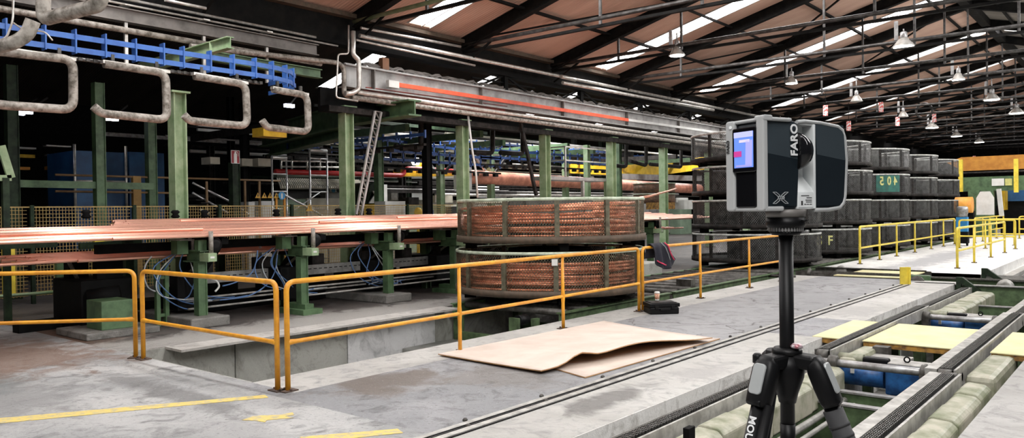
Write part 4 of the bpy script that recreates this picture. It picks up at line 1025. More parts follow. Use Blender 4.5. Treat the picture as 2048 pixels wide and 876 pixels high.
# ------------------------------------------------------------------ columns and girder
CY_ = [(370, 388), None]
def column(x, y, ztop, m1, label, s=.26, gap=True, group='green columns of the valley line'):
    t = thing('steel_column', label, 'column', (x, y, 0), group)
    g = MB(); g.ibeam((x, y, .02), (x, y, ztop), s, s, .03, up=(0, 1, 0)); g.build('shaft', m1, t)
    g = MB(); g.cbox((x, y, .012), (s+.16, s+.16, .024)); g.build('base_plate', M_rust, t)
    g = MB(); g.cbox((x, y, ztop+.02), (s+.12, s+.12, .04)); g.build('cap_plate', m1, t)
    return t
for y, zt, lab in ((7.95, 4.25, 'light green column under the green bracket at left, behind the copper tubes'), (12.27, 4.35, 'light green column at the near end of the grey girder'),
        (16.45, 4.35, 'green column behind the left side of the upper coil basket'), (20.38, 4.35, 'green column at the left post of the raised platform'),
        (24.4, 4.35, 'green column at the right post of the raised platform'), (28.3, 4.35, 'green column just left of the first drum stack'), (32.4, 4.35, 'green column hidden mostly behind the drum stacks'),
        (36.5, 4.35, 'farther green column behind the drum stacks'), (40.6, 4.35, 'farthest green column behind the drum stacks')):
    column(EX, y, zt, M_greenl, lab, .27)
t = thing('crane_girder', 'long grey steel runway girder starting above the second column', 'girder', (EX, 12, 5))
g = MB(); g.ibeam((EX+.1, 12.1, 5.12), (EX+.1, 80, 5.12), .30, .56, .03); g.build('beam', M_beam, t)
g = MB(); g.box((EX+.0, 12.2, 5.40), (EX+.07, 80, 5.46)); g.build('crane_rail', M_steel, t)
for k in range(16):
    y = 13+k*4.07; g = MB(); g.box((EX-.04, y, 4.85), (EX+.24, y+.03, 5.38)); g.build('stiffener', M_beamd, t)
pa, pb, pc = (-15.20,13.69,5.06), (-15.20,25.12,5.06), (-15.20,30.46,5.10)
g = MB(); g.bar(pa, pb, .05, .11); tag(g.build('conductor_bar', M_red), 'bright orange-red conductor bar clipped under the grey girder', 'bar')
g = MB(); g.bar(pb, (pc[0], pc[1]+30, pc[2]+.2), .05, .09); tag(g.build('conductor_bar', M_paper), 'white continuation of the conductor bar towards the drums', 'bar')
g = MB(); pe = (-15.20,13.55,5.05); g.cbox(pe, (.12, .35, .18)); tag(g.build('junction_box', M_paper), 'small white box on the near end of the orange-red bar', 'box')
t = thing('lower_girder', 'dark red steel beam below the orange-red conductor bar', 'girder', (EX-.1, 12.4, 4.7))
a, b = (-15.45,12.81,4.77), (-15.45,18.33,4.81)
g = MB(); g.ibeam(a, b, .2, .30, .02); g.build('beam', M_redd, t)
t = thing('service_truss', 'long black beam above the green columns carrying the silver pipes', 'beam', (EX, 11.5, 4.4))
g = MB(); g.box((EX-.22, 11.6, 4.22), (EX+.2, 80, 4.36)); g.box((EX-.22, 11.6, 4.36), (EX-.12, 80, 4.82)); g.build('beam', M_black, t)
g = MB(); g.box((EX+.2, 11.6, 4.20), (EX+.23, 80, 4.34)); g.build('angle', M_darkst, t)
# small cable clips & festoon (mineral wool) on top of the girder
t = thing('cable_festoon', 'lumpy grey cable bundle lying along the top of the grey girder', 'cable', (EX-.1, 13, 5.5))
g = MB(); pts = []; y = 12.9
while y < 44: pts.append((EX-.12+.03*math.sin(y*9), y, 5.56+.02*math.sin(y*13)+.012*math.sin(y*31))); y += .13
g.tube(pts, .045, 6); g.tube([(p[0]+.06, p[1], p[2]-.05+.02*math.sin(p[1]*17)) for p in pts], .03, 5); g.build('bundle', M_beamd, t)
t = thing('cable_trolley', 'small rust brown block on the cable bundle above the orange-red bar', 'trolley', (EX, 14.2, 5.6))
p = (-15.50,13.53,5.61); g = MB(); g.cbox(p, (.16, .22, .3)); g.build('block', mat('rust_block', (.22, .10, .05), .7), t)

def pipe(name, label, pts, r, m, cat='pipe', group=None, n=8, rr=.15):
    g = MB(); g.tube(rounded(pts, rr) if len(pts) > 2 else pts, r, n); return tag(g.build(name, m), label, cat, group)
def ext(a, b, L):  # extend b along a->b
    a, b = Vector(a), Vector(b); return tuple(b+(b-a).normalized()*L)
pipe('silver_pipe', 'upper thick silver pipe along the valley beam', [(-15.10,12.41,6.10), (-15.10,20.00,6.13), ext((-15.10,12.41,6.10), (-15.10,20.00,6.13), 20)], .055, M_pipe)
pipe('silver_pipe', 'thin silver pipe running just above the thick one at the valley beam', [(-15.10,12.46,6.30), (-15.10,16.01,6.38)], .035, M_pipe)
pipe('silver_pipe', 'second thin silver pipe below the thick one at the valley beam', [(-15.10,12.30,5.98), (-15.10,16.60,5.93)], .03, M_pipe)
pipe('silver_pipe', 'silver pipe running below the dark red beam, upper of the pair', [(-15.05,12.26,4.69), (-15.05,20.09,4.66), ext((-15.05,12.26,4.69), (-15.05,20.09,4.66), 22)], .06, M_pipe)
pipe('silver_pipe', 'silver pipe running below the dark red beam, lower of the pair', [(-15.05,12.08,4.55), (-15.05,20.08,4.51), ext((-15.05,12.08,4.55), (-15.05,20.08,4.51), 22)], .07, M_hook)
pipe('silver_pipe', 'silver pipe crossing under the roof edge in the middle distance', [(-15.00,20.73,5.91), (-15.00,31.93,6.02)], .06, M_pipe)
pipe('silver_pipe', 'short bright pipe stub at the valley beam', [(-15.00,20.65,6.10), (-15.00,21.44,6.09)], .07, M_pipe)
pipe('silver_pipe', 'silver pipe with a vertical loop in front of the girder end', [(-15.00,12.13,6.15), (-15.00,12.12,5.57), (-15.00,12.29,5.49), (-15.00,12.29,4.76), (-15.00,12.04,4.63), (-15.00,11.86,4.62)], .06, M_pipe, rr=.12)
pipe('silver_pipe', 'thin vertical silver pipe left of the looped pipe', [(-15.00,12.00,6.27), (-15.00,11.98,5.58), (-15.00,11.67,5.53), (-15.00,11.59,4.49), (-15.00,12.24,4.47)], .022, M_pipe, rr=.08)
pipe('grey_pipe', 'grey pipe bending down at the left of the girder end', [(-15.20,8.10,5.20), (-15.20,11.82,5.37), (-15.20,11.99,5.27), (-15.20,11.99,4.63), (-15.20,12.17,4.58)], .06, M_hook, rr=.12)
t = thing('grey_girder', 'dull grey girder at upper left ending beside the looped pipe', 'girder', (EX, 8, 5.6))
g = MB(); g.ibeam((EX+.1, -3, 5.66), (EX+.1, 11.35, 5.62), .2, .26, .02); g.build('beam', M_beamd, t)
for y in (6.9, 8.5, 10.0): g = MB(); g.bar((EX+.1, y, 5.5), (EX+.1, y, 4.7), .06, .06); g.cbox((EX+.1, y, 5.82), (.3, .14, .03)); g.build('hanger', M_pipe, t)
pipe('silver_pipe', 'silver pipe lying above the dull grey girder at upper left', [(EX+.15, -3, 6.0), (EX+.15, 11.3, 5.92)], .03, M_pipe)
pipe('silver_pipe', 'thin pale pipe above the dull grey girder at upper left', [(EX+.2, -3, 5.88), (EX+.2, 11.9, 5.80)], .022, M_pipe)
pipe('grey_pipe', 'grey pipe below the dull grey girder at upper left', [(EX+.2, -3, 5.40), (EX+.2, 11.4, 5.30)], .06, M_hook)
pipe('silver_pipe', 'pale rod crossing the dark corner at the top left', [(-14.00,6.99,5.70), (-14.00,7.79,5.70)], .03, M_pipe)
pipe('silver_pipe', 'white cable crossing the dark area near the top left', [(-16.00,9.12,6.48), (-16.00,10.77,6.49)], .022, M_pipe)

# diagonal lattice braces from the girder
t = thing('lattice_brace', 'leaning grey lattice strut to the right of the second column', 'brace', (EX, 13, 2))
a1, a2, b1, b2_ = Vector((-15.20,12.95,4.31)), Vector((-15.20,13.15,4.30)), Vector((-15.20,12.30,1.72)), Vector((-15.20,12.45,1.69))
g = MB(); g.bar(a1, b1, .05, .05); g.bar(a2, b2_, .05, .05); g.build('chord', M_beam, t)
g = MB()
for k in range(12):
    u, v = k/12, (k+1)/12; g.bar(a1.lerp(b1, u), a2.lerp(b2_, v), .025, .025); g.bar(a2.lerp(b2_, u), a1.lerp(b1, u), .025, .025)
g.build('lacing', M_beamd, t)
g = MB(); g.bar((-15.20,18.74,4.55), (-15.20,19.50,2.23), .09, .09); tag(g.build('dark_brace', M_darkst), 'dark leaning strut left of the raised platform', 'brace')
pipe('white_cable', 'white cable hanging down beside the third column', [(-15.20,16.39,4.47), (-15.20,16.54,3.51), (-15.20,16.69,2.87), (-15.20,16.74,2.14)], .03, M_paper)

# ------------------------------------------------------------------ overhead blue conveyor with tube hooks
BX = -13.0
t = thing('overhead_conveyor', 'blue twin-rail overhead conveyor hung above the copper tubes', 'conveyor', (BX, 2, 4.4))
curve = [(BX, 1.5), (BX, 3), (BX, 5), (BX, 7), (BX, 8.2), (BX-.06, 8.7), (BX-.22, 9.1), (BX-.55, 9.45), (BX-1.0, 9.6), (BX-1.8, 9.65)]
for z, h in ((4.56, .085), (4.36, .085)):
    g = MB()
    for s in (-.0,):
        for (x0, y0), (x1, y1) in zip(curve[:-1], curve[1:]): g.bar((x0, y0, z), (x1, y1, z), .03, h)
    g.build('rail', M_blue, t)
hy = [2.9, 3.7, 4.55, 5.02, 5.48, 5.96, 6.44, 6.96, 7.28, 7.75, 8.25, 8.62]
hp = [(BX, y) for y in [2.6, 3.1, 3.6, 4.1, 4.62, 5.05, 5.5, 5.98, 6.45, 6.8, 7.3, 7.75, 8.2]]+[(BX-.05, 8.6), (BX-.2, 9.0), (BX-.4, 9.3), (BX-.7, 9.5), (BX-1.1, 9.62)]
for (x, y) in hp:
    g = MB(); g.box((x-.12, y-.012, 4.30), (x+.035, y+.012, 4.68)); g.build('rail_clamp', M_blue, t)
g = MB(); g.tube([(BX-.15, 1.5, 4.26), (BX-.15, 8.4, 4.24)], .03, 6)
for k in range(60): g.cbox((BX-.15, 1.6+k*.115, 4.25), (.08, .06, .05)); 
g.build('drive_chain', M_dkst, t)
def hook(label, pts, r=.068, top=None, rc=.17):
    t = thing('tube_hook', label, 'hook', pts[0], 'tube hooks hanging from the overhead conveyor')
    g = MB(); g.tube(rounded(pts, rc, 6), r, 12); g.build('hook_pipe', M_hook, t)
    if top:
        a, b = top; g = MB(); g.bar(a, b, .10, .05); g.build('hanger_bar', M_pipe, t)
        for u in (.15, .8): q = Vector(a).lerp(Vector(b), u); g = MB(); g.bar(q, q+Vector((0, 0, .14)), .05, .05); g.build('link', M_dkst, t)
hook('C-shaped tube hook at the far left under the blue conveyor', [(-13.00,3.63,3.46), (-13.00,4.00,3.40), (-13.00,5.00,3.42), (-13.00,5.01,4.20), (-13.00,3.83,4.18)], top=((-13.00,3.89,4.24), (-13.00,5.04,4.20)))
hook('C-shaped tube hook second from the left under the blue conveyor', [(-13.00,5.30,3.50), (-13.00,5.42,3.40), (-13.00,6.49,3.38), (-13.00,6.48,4.18), (-13.00,5.47,4.20)], top=((-13.00,5.44,4.23), (-13.00,6.54,4.20)))
hook('C-shaped tube hook third from the left, crossing the light green column', [(-13.00,6.79,3.49), (-13.00,6.89,3.40), (-13.00,8.01,3.39), (-13.00,7.99,4.16), (-13.00,6.99,4.19)], top=((-13.00,6.96,4.23), (-13.00,8.02,4.18)))
hook('C-shaped tube hook at the right end under the blue conveyor', [(-13.00,8.32,3.52), (-13.00,8.42,3.40), (-13.00,9.36,3.37), (-13.00,9.34,4.10), (-13.00,8.56,4.13)], top=((-13.00,8.54,4.16), (-13.00,9.35,4.11)))
hook('big hook pipe hanging in the top left corner, upper one', [(-9.248,3.279,4.577), (-9.242,3.274,3.888), (-8.355,3.491,3.927), (-8.279,3.492,4.112)], r=.075, rc=.09)
hook('big hook pipe poking in from the left edge, lower one', [(-9.772,2.712,4.502), (-9.775,2.694,3.491), (-9.140,2.964,3.577), (-9.040,3.048,3.658), (-8.996,3.087,3.803)], r=.072, rc=.09)
t = thing('green_bracket', 'light green beam end bracket over the blue conveyor', 'bracket', (-13, 7.9, 4.8))
a, b = Vector((-14.74,7.90,4.94)), Vector((-13.34,7.90,4.97))
g = MB(); g.ibeam(a+Vector((-2.2, 0, -.0)), b, .14, .22, .018); g.build('beam', M_greenl, t)
g = MB(); q = a.lerp(b, .55); g.box((q.x-.015, q.y-.07, q.z-.10), (q.x+.015, q.y+.07, q.z+.10)); g.build('stiffener', M_greenl, t)
t = thing('green_beam', 'green beam running behind the blue conveyor towards the looped pipe', 'beam', (-14, 8, 4.7))
g = MB(); g.ibeam((-14.60,8.19,4.93), (-14.60,10.85,4.90), .16, .2, .02); g.build('beam', M_green, t)
t = thing('chain_and_cables', 'thin hanging cable loops in front of the blue conveyor at far left', 'cable', (-12.5, 3.9, 4.5))
g = MB(); g.tube(rounded([(-12.432,4.017,4.820), (-12.433,4.012,4.538), (-12.499,3.954,4.314), (-12.564,3.899,4.259)], .1), .015, 5); g.tube(rounded([(-12.428,4.016,4.503), (-12.314,4.109,4.395), (-12.087,4.298,4.377), (-12.006,4.363,4.249)], .2), .012, 5); g.build('cables', M_pipe, t)

# ------------------------------------------------------------------ copper tube rack
def ztop(x): return 1.43+(-11.45-x)*.068
proto = None; NT = 60; x = -11.47
rn = random.Random(11)
for i in range(NT):
    x = -11.47-i*.058; z = ztop(x)+(rn.uniform(-.012, .016) if i else 0)
    if i == 0: y0, y1 = 4.9, 24.0
    elif i == 1: y0, y1 = 1.2, 24.2
    elif i < 38: y0, y1 = rn.uniform(.6, 1.6), rn.uniform(23.4, 24.8)
    else: y0, y1 = 5.9+rn.uniform(-.15, .25)+(i-38)*.03, rn.uniform(23.4, 24.8)
    if proto is None:
        g = MB(); n = 10; vs = []
        for yy in (0, 1):
            for rr in (.027, .023):
                for k in range(n): a = 2*PI*k/n; vs.append((rr*math.cos(a), yy, rr*math.sin(a)))
        fs = [(k, (k+1) % n, 2*n+(k+1) % n, 2*n+k) for k in range(n)]+[(n+k, 3*n+k, 3*n+(k+1) % n, n+(k+1) % n) for k in range(n)]
        g._add(vs, fs, True); g._add([], []); o0 = 0
        for base in (0, 2*n):
            for k in range(n): l = (k+1) % n; g.f.append([base+k, base+n+k, base+n+l, base+l] if base == 0 else [base+k, base+l, base+n+l, base+n+k]); g.sm.append(False); g.mi.append(0)
        o = g.build('copper_tube', M_copper); proto = o
    else: o = proto.copy(); COL.objects.link(o)
    o.location = (x, y0, z); o.scale = (1, y1-y0, 1)
    if i == 0: lab = 'nearest copper tube on the rack, cut end above the first green post'
    elif i == 1: lab = 'second copper tube on the rack, front one at the left edge of the picture'
    elif i < 38: lab = 'long copper tube lying among many on the upper rack'
    else: lab = 'shorter copper tube at the back of the upper rack, left end visible'
    tag(o, lab, 'tube', 'copper tubes on the upper rack' if i > 1 else 'front copper tubes'); 
for i in range(15):
    x = -12.3-i*.075; z = 1.10+(i*.075)*.07
    o = proto.copy(); COL.objects.link(o); y0 = 4.25+[.0, -.55, .12, .4, .1, -.3][i % 6]*(.6 if i > 2 else 1); o.location = (x, y0 if i else 4.75, z); o.scale = (1, 19, 1)
    tag(o, 'front copper tube on the lower rack, left end visible over railing' if i == 0 else 'copper tube lying on the lower rack under the main layer', 'tube', 'copper tubes on the lower rack')
# scattered short tubes on top of the layer giving the broken pattern
for i, (x, y0, L) in enumerate([(-12.1, 3.4, 3.2), (-12.9, 9.5, 4.0), (-13.6, 12.2, 4.5), (-12.5, 15.3, 5), (-14.0, 7.2, 3.8)]):
    o = proto.copy(); COL.objects.link(o); o.location = (x, y0, ztop(x)+.05); o.scale = (1, L, 1); tag(o, 'short copper tube lying on top of the full layer, %s' % ['leftmost', 'second from left', 'in the middle', 'towards the baskets', 'at the back'][i], 'tube', 'loose copper tubes')

# rack stations
def station(y, label, plinth=True, first=False, x=-11.75):
    t = thing('tube_rack_stand', label, 'rack', (x, y, 0), 'green stands of the tube rack')
    z0 = .16 if plinth else 0.
    g = MB(); g.ibeam((x, y, z0), (x, y, 1.02), .15, .15, .02, up=(0, 1, 0)); g.box((x-.06, y-.07, z0), (x+.06, y+.07, 1.02)); g.build('front_post', M_green, t)
    g = MB(); g.ibeam((x-.40, y, 1.10), (x+.14, y, 1.10), .15, .19, .02); g.build('head_beam', M_green, t)
    g = MB(); g.box((x+.15, y-.09, 1.03), (x+.42, y+.05, 1.16)); g.build('bearing_box', M_greenl, t)
    g = MB(); g.box((x+.422, y-.06, 1.08), (x+.424, y+.01, 1.11)); g.build('white_mark', M_paper, t)
    g = MB(); g.box((x-.34, y-.3, 1.14), (x-.14, y-.12, 1.36)); g.build('roller_bracket', M_green, t); g = MB(); g.box((x-.02, y-.08, 1.19), (x+.1, y+.06, 1.36)); g.build('roller_bracket', M_green, t)
    g = MB(); g.box((x-.4, y-.34, 1.36), (x+.02, y-.10, 1.375)); g.build('roller_plate', M_steel, t)
    g = MB(); g.tube([(x+.34, y, 1.12), (x+.34, y, 1.50)], .035, 10); g.build('end_stop', M_hook, t)
    g = MB(); g.lathe((x+.14, y+.16, 1.28), [(.05, -.01), (.11, 0), (.12, .03), (.11, .06), (.05, .07)], 18, 'x'); g.build('sprocket', M_mattb, t)
    g = MB(); g.tube([(x-.5, y+.1, 1.15), (x-.5, y+.1, 1.38)], .03, 8); g.tube([(x-.42, y+.1, 1.10), (x-.42, y+.1, 1.34)], .025, 8); g.build('pneumatic_cylinder', M_steel, t)
    # black sloping arms
    g = MB(); g.bar((x+.15, y+.35, 1.33), (x-3.4, y+.35, 1.57), .12, .10); g.build('upper_arm', M_black, t)
    g = MB(); g.prism([(0, 1.34), (-.55, 1.36), (-1.5, .55), (-1.5, .35), (-1.15, .35)], lambda u, v, d: (x+.1+u, y+.35+d, v), -.05, .05); g.build('gusset_arm', M_black, t)
    g = MB(); g.bar((x-.3, y+.3, 1.12), (x-1.2, y+.3, .62), .03, .05); g.build('pale_edge', M_steel, t)
    g = MB(); g.bar((x-.4, y+.35, 1.0), (x-2.4, y+.35, 1.12), .10, .10); g.build('lower_arm', M_black, t)
    g = MB(); g.ibeam((x-1.25, y+.35, 0), (x-1.25, y+.35, 1.35), .16, .16, .02, up=(0, 1, 0)); g.build('rear_post', M_green, t)
    g = MB(); g.box((x-3.4, y+.28, 0), (x-3.25, y+.42, 1.5)); g.build('back_post', M_greend, t)
    if plinth:
        g = MB(); g.box((x-1.6, y-.35, 0), (x+.35, y+.3, .16)); g.build('concrete_plinth', M_pitf, t, bevel=.02)
    else:
        g = MB(); g.box((x-.5, y-.2, 0), (x+.3, y+.2, .09)); g.bar((x-.4, y, .13), (x+.2, y, .13), .18, .09); g.build('green_foot', M_green, t)
    g = MB(); g.box((x-1.0, y-.2, .22), (x-.35, y+.3, .8)); g.build('drive_box', M_black, t, bevel=.02)
    return t
station(6.36, 'green tube rack stand nearest the camera, behind the short railing')
station(8.18, 'green tube rack stand on a green foot, second from the left', plinth=False, x=-11.62)
station(10.28, 'green tube rack stand on a concrete plinth, behind the long railing')
station(12.17, 'green tube rack stand just left of the coil baskets', plinth=False)
station(14.1, 'green tube rack stand hidden behind the coil baskets')
station(16.3, 'green tube rack stand just right of the coil baskets')
station(18.4, 'green tube rack stand left of the first drum stack')
station(20.6, 'farthest green tube rack stand')
g = MB()
for k in range(7): y = 6.9+k*1.95; g.box((-14.1, y-.05, .02), (-13.15, y+.95, .62+.12*(k % 2)))
g.box((-13.9, 5.9, .0), (-13.3, 20.2, .3)); tag(g.build('dark_filler_boxes', M_black), 'long black filler boxes added on the floor beneath the tube rack', 'machine bed')  # black boxes added to darken the space under the rack
g = MB(); g.box((-12.35, 5.0, 1.19), (-12.22, 21, 1.33)); tag(g.build('rack_beam', M_black), 'black lengthwise beam just under the upper copper tubes', 'beam')  # beam added to thicken the dark tangle below the tubes
for k in range(12):
    y = 6.7+k*1.15; t = thing('valve_block', 'small dark valve block with cylinders hanging under the tube rack', 'valve', (-12.5, y, .8), 'valve blocks under the rack')
    g = MB(); g.box((-12.7, y, .62), (-12.45, y+.28, .98)); g.build('block', M_darkst, t, bevel=.015)
    g = MB(); g.tube([(-12.55, y+.1, .98), (-12.55, y+.1, 1.2)], .025, 8); g.build('rod', M_steel, t)
# cable tray and service pipes along the rack
t = thing('cable_tray', 'grey perforated cable tray running through the tube rack', 'cable tray', (-12.35, 6, .6))
g = MB(); g.box((-12.40, 6.0, .60), (-12.36, 19.5, .78)); g.box((-12.62, 6.0, .60), (-12.40, 19.5, .62)); g.cur = 1; y = 6.2
while y < 14: g.box((-12.359, y, .70), (-12.356, y+.07, .715)); y += .12
g.build('tray', [M_beamd2, M_black], t)
for i, (z, xx, lab) in enumerate(((.40, -12.1, 'upper'), (.34, -12.2, 'middle'), (.28, -12.05, 'lower'))):
    pipe('service_pipe', 'thin pale service pipe under the cable tray, %s one' % lab, [(xx, 6.3, z-.02*i), (xx, 13.3+i, z+.01)], .018, M_railst)
# hoses
def hose(label, pts, m, r=.010):
    P = [Vector(p) for p in pts]; out = []
    for i in range(len(P)-1):
        p0 = P[max(i-1, 0)]; p1, p2 = P[i], P[i+1]; p3 = P[min(i+2, len(P)-1)]
        for k in range(6):
            u = k/6; out.append(.5*((2*p1)+(-p0+p2)*u+(2*p0-5*p1+4*p2-p3)*u*u+(-p0+3*p1-3*p2+p3)*u**3))
    out.append(P[-1]); g = MB(); g.tube(out, r, 6); return tag(g.build('air_hose', m), label, 'hose', 'air hoses on the tube rack')
for k, (y, nm) in enumerate(((6.2, 'nearest'), (8.0, 'second'), (10.0, 'third'))):
    for j in range(6):
        rr = random.Random(k*10+j); dy = rr.uniform(-.5, .4)
        hose('air hose hanging from the %s rack stand among the bundle' % nm, [(-12.2, y+.1+dy*.3, 1.15), (-12.0, y+dy-.1, .85+rr.uniform(-.1, .1)), (-11.95, y+dy+rr.uniform(-.3, .3), .5), (-12.1, y+.4+rr.uniform(-.4, .5), .28+rr.uniform(-.06, .12)), (-12.1, y+1.3*rr.random(), .36)], M_hose if j % 3 else M_hosew)
hose('pale hose making a big loop left of the nearest stand', [(-12.20,5.80,1.12), (-12.20,5.70,0.98), (-12.20,5.68,0.79), (-12.20,5.74,0.63), (-12.20,5.85,0.56)], M_hosew, .012)
hose('blue hose sweeping down to the service pipes between two stands', [(-12.00,7.94,1.03), (-12.00,7.87,0.72), (-12.00,7.68,0.50), (-12.00,7.34,0.36), (-12.00,6.83,0.34)], M_hose, .012)
hose('second blue hose sweeping down between two stands', [(-12.00,7.55,1.13), (-12.00,7.51,0.92), (-12.00,7.40,0.73), (-12.00,7.11,0.61), (-12.00,6.88,0.57)], M_hose, .012)
hose('white curved hose at the foot of the nearest stand', [(-11.90,6.59,0.73), (-11.90,6.71,0.68), (-11.90,6.76,0.58), (-11.90,6.69,0.50)], M_paper, .016)
# ladder-like green frame left of nearest stand
t = thing('upright_stand', 'narrow green upright frame beside the nearest rack stand', 'frame', (-12.3, 5.6, 0))
a0, a1 = (-12.20,5.88,0.85), (-12.20,6.02,0.84)
g = MB(); g.box((-12.24, a0[1]-.03, 0), (-12.16, a0[1]+.03, 1.0)); g.build('upright', M_green, t)
g = MB(); g.box((-12.24, a1[1]-.03, 0), (-12.16, a1[1]+.03, 1.0)); g.build('upright', M_green, t)
g = MB()
for z in (.15, .75): g.box((-12.22, a0[1], z), (-12.18, a1[1], z+.05))
g.build('rung', M_green, t)
# dark machine at the left end
t = thing('drive_machine', 'black greasy drive machine under the left end of the lower tubes', 'machine', (-13, 4.9, 0))
g = MB(); g.box((-13.7, 4.9, 0), (-12.6, 5.75, .78)); g.build('body', M_black, t, bevel=.03)
g = MB(); g.box((-13.5, 5.0, .78), (-13.3, 5.3, 1.12)); g.build('support', M_black, t)
g = MB(); g.box((-12.9, 5.2, .78), (-12.75, 5.6, 1.12)); g.build('support', M_black, t)
g = MB(); g.tube([(-12.6, 5.0, .5), (-12.4, 5.4, .55)], .14, 12); g.build('motor', M_black, t)
g = MB(); g.bar((-13.2, 5.1, .75), (-13.0, 4.85, 1.15), .05, .03); g.build('lever', M_hook, t)
t = thing('green_box', 'green steel box on a concrete pad left of the railing corner', 'box', (-12.45, 5.55, 0))
g = MB(); p = (-11.81,5.08,0.10); g.box((p[0]-.5, p[1]-.22, .1), (p[0]+.02, p[1]+.24, .52)); g.build('box', M_green, t, bevel=.01)
g = MB(); g.box((p[0]-.9, p[1]-.5, 0), (p[0]+.2, p[1]+.55, .1)); g.build('concrete_pad', M_pitf, t, bevel=.015)
g = MB(); g.bar((-13.39,4.27,0.08), (-13.49,5.46,0.08), .22, .16); tag(g.build('floor_beam', M_black), 'black beam lying on the floor at the left behind the railing', 'beam')
t = thing('tube_fence', 'green post with two horizontal pipes at the far left behind the railing', 'fence', (-15.4, 5.6, 0))
g = MB(); g.box((-15.46, 5.57, 0), (-15.34, 5.69, 1.05)); g.build('post', M_green, t)
g = MB(); g.tube([(-15.4, 1.5, 1.03), (-15.4, 5.9, 1.03)], .035, 8); g.build('pipe', M_greenl, t)
g = MB(); g.tube([(-15.4, 1.5, .4), (-15.4, 5.6, .4)], .03, 8); g.build('pipe', M_greenl, t)
g = MB(); g.bar((-14.60,4.24,1.30), (-14.60,5.30,1.30), .1, .12); tag(g.build('rack_arm', M_greend), 'dark rack arm jutting out at the far left below the copper tubes', 'beam')
g = MB(); g.bar((-15.30,5.94,1.21), (-15.30,7.07,1.24), .1, .12); tag(g.build('rack_arm', M_greend), 'dark green rack arm above the left ends of the lower tubes', 'beam')

# yellow mesh fence
FX = -17.6
for k in range(8):
    y0 = 1.8+k*2.05
    t = thing('mesh_fence_panel', ['yellow wire mesh fence panel at the far left edge', 'yellow wire mesh fence panel behind the lower tubes', 'yellow wire mesh fence panel behind the cut tube end', 'yellow wire mesh fence panel right of the light green column', 'yellow wire mesh fence panel left of the second column', 'yellow wire mesh fence panel right of the leaning strut', 'yellow wire mesh fence panel in front of the white board', 'yellow wire mesh fence panel just left of the coil baskets'][k], 'fence', (FX, y0, 0), 'yellow mesh fence')
    g = MB(); w = .0045
    yy = y0+.06
    while yy < y0+1.98: g.box((FX-w, yy-w, .15), (FX+w, yy+w, 1.96)); yy += .062
    z = .17
    while z < 1.96: g.box((FX-w, y0+.03, z-w), (FX+w, y0+2.0, z+w)); z += .075
    g.build('mesh', M_fence, t)
    g = MB(); g.box((FX-.02, y0, 0), (FX+.06, y0+.07, 2.0)); g.build('post', M_greend, t)
    g = MB(); g.box((FX-.012, y0, 1.95), (FX+.012, y0+2.05, 1.975)); g.build('top_bar', M_fence, t)
for i, (px_, lab) in enumerate(((((-17.00,5.32,0.94)), 'wide yellow post in front of the fence at far left'), (((-17.00,6.98,1.36)), 'yellow post under the cut tube end'))):
    g = MB(); g.box((px_[0]-.05, px_[1]-.1, .3), (px_[0]+.05, px_[1]+.1, 1.3)); tag(g.build('yellow_post', M_yel2), lab, 'post')
for i, (p, lab) in enumerate((((-15.10,5.99,1.80), 'black roller bolt on the back edge of the tubes, leftmost'), ((-15.10,7.67,1.78), 'black roller bolt on the back edge left of the light column'), ((-15.10,8.29,1.78), 'black roller bolt on the back edge right of the light column'), ((-15.10,9.98,1.78), 'black roller bolt on the back edge by the warning signs'), ((-15.10,11.67,1.79), 'black roller bolt just left of the second column'), ((-15.10,12.62,1.78), 'black roller bolt right of the leaning strut'))):
    t = thing('roller_bolt', lab, 'roller', p, 'roller bolts'); g = MB(); g.lathe((p[0], p[1], p[2]-.08), [(.05, 0), (.09, .03), (.05, .08), (.09, .12), (.05, .16)], 10); g.build('roller', M_black, t)

# ------------------------------------------------------------------ left bay background
def panel(name, label, X, px0, py0, px1, py1, m, cat='panel', th=.05):
    pass
def xbox(name, label, a, b, m, cat, th=.06, group=None, depth=None):
    """box standing in a plane x = const between two corner points"""
    g = MB(); d = depth or th; g.box((a[0]-d, a[1], a[2]), (a[0], b[1], b[2])); return tag(g.build(name, m, bevel=.0), label, cat, group)
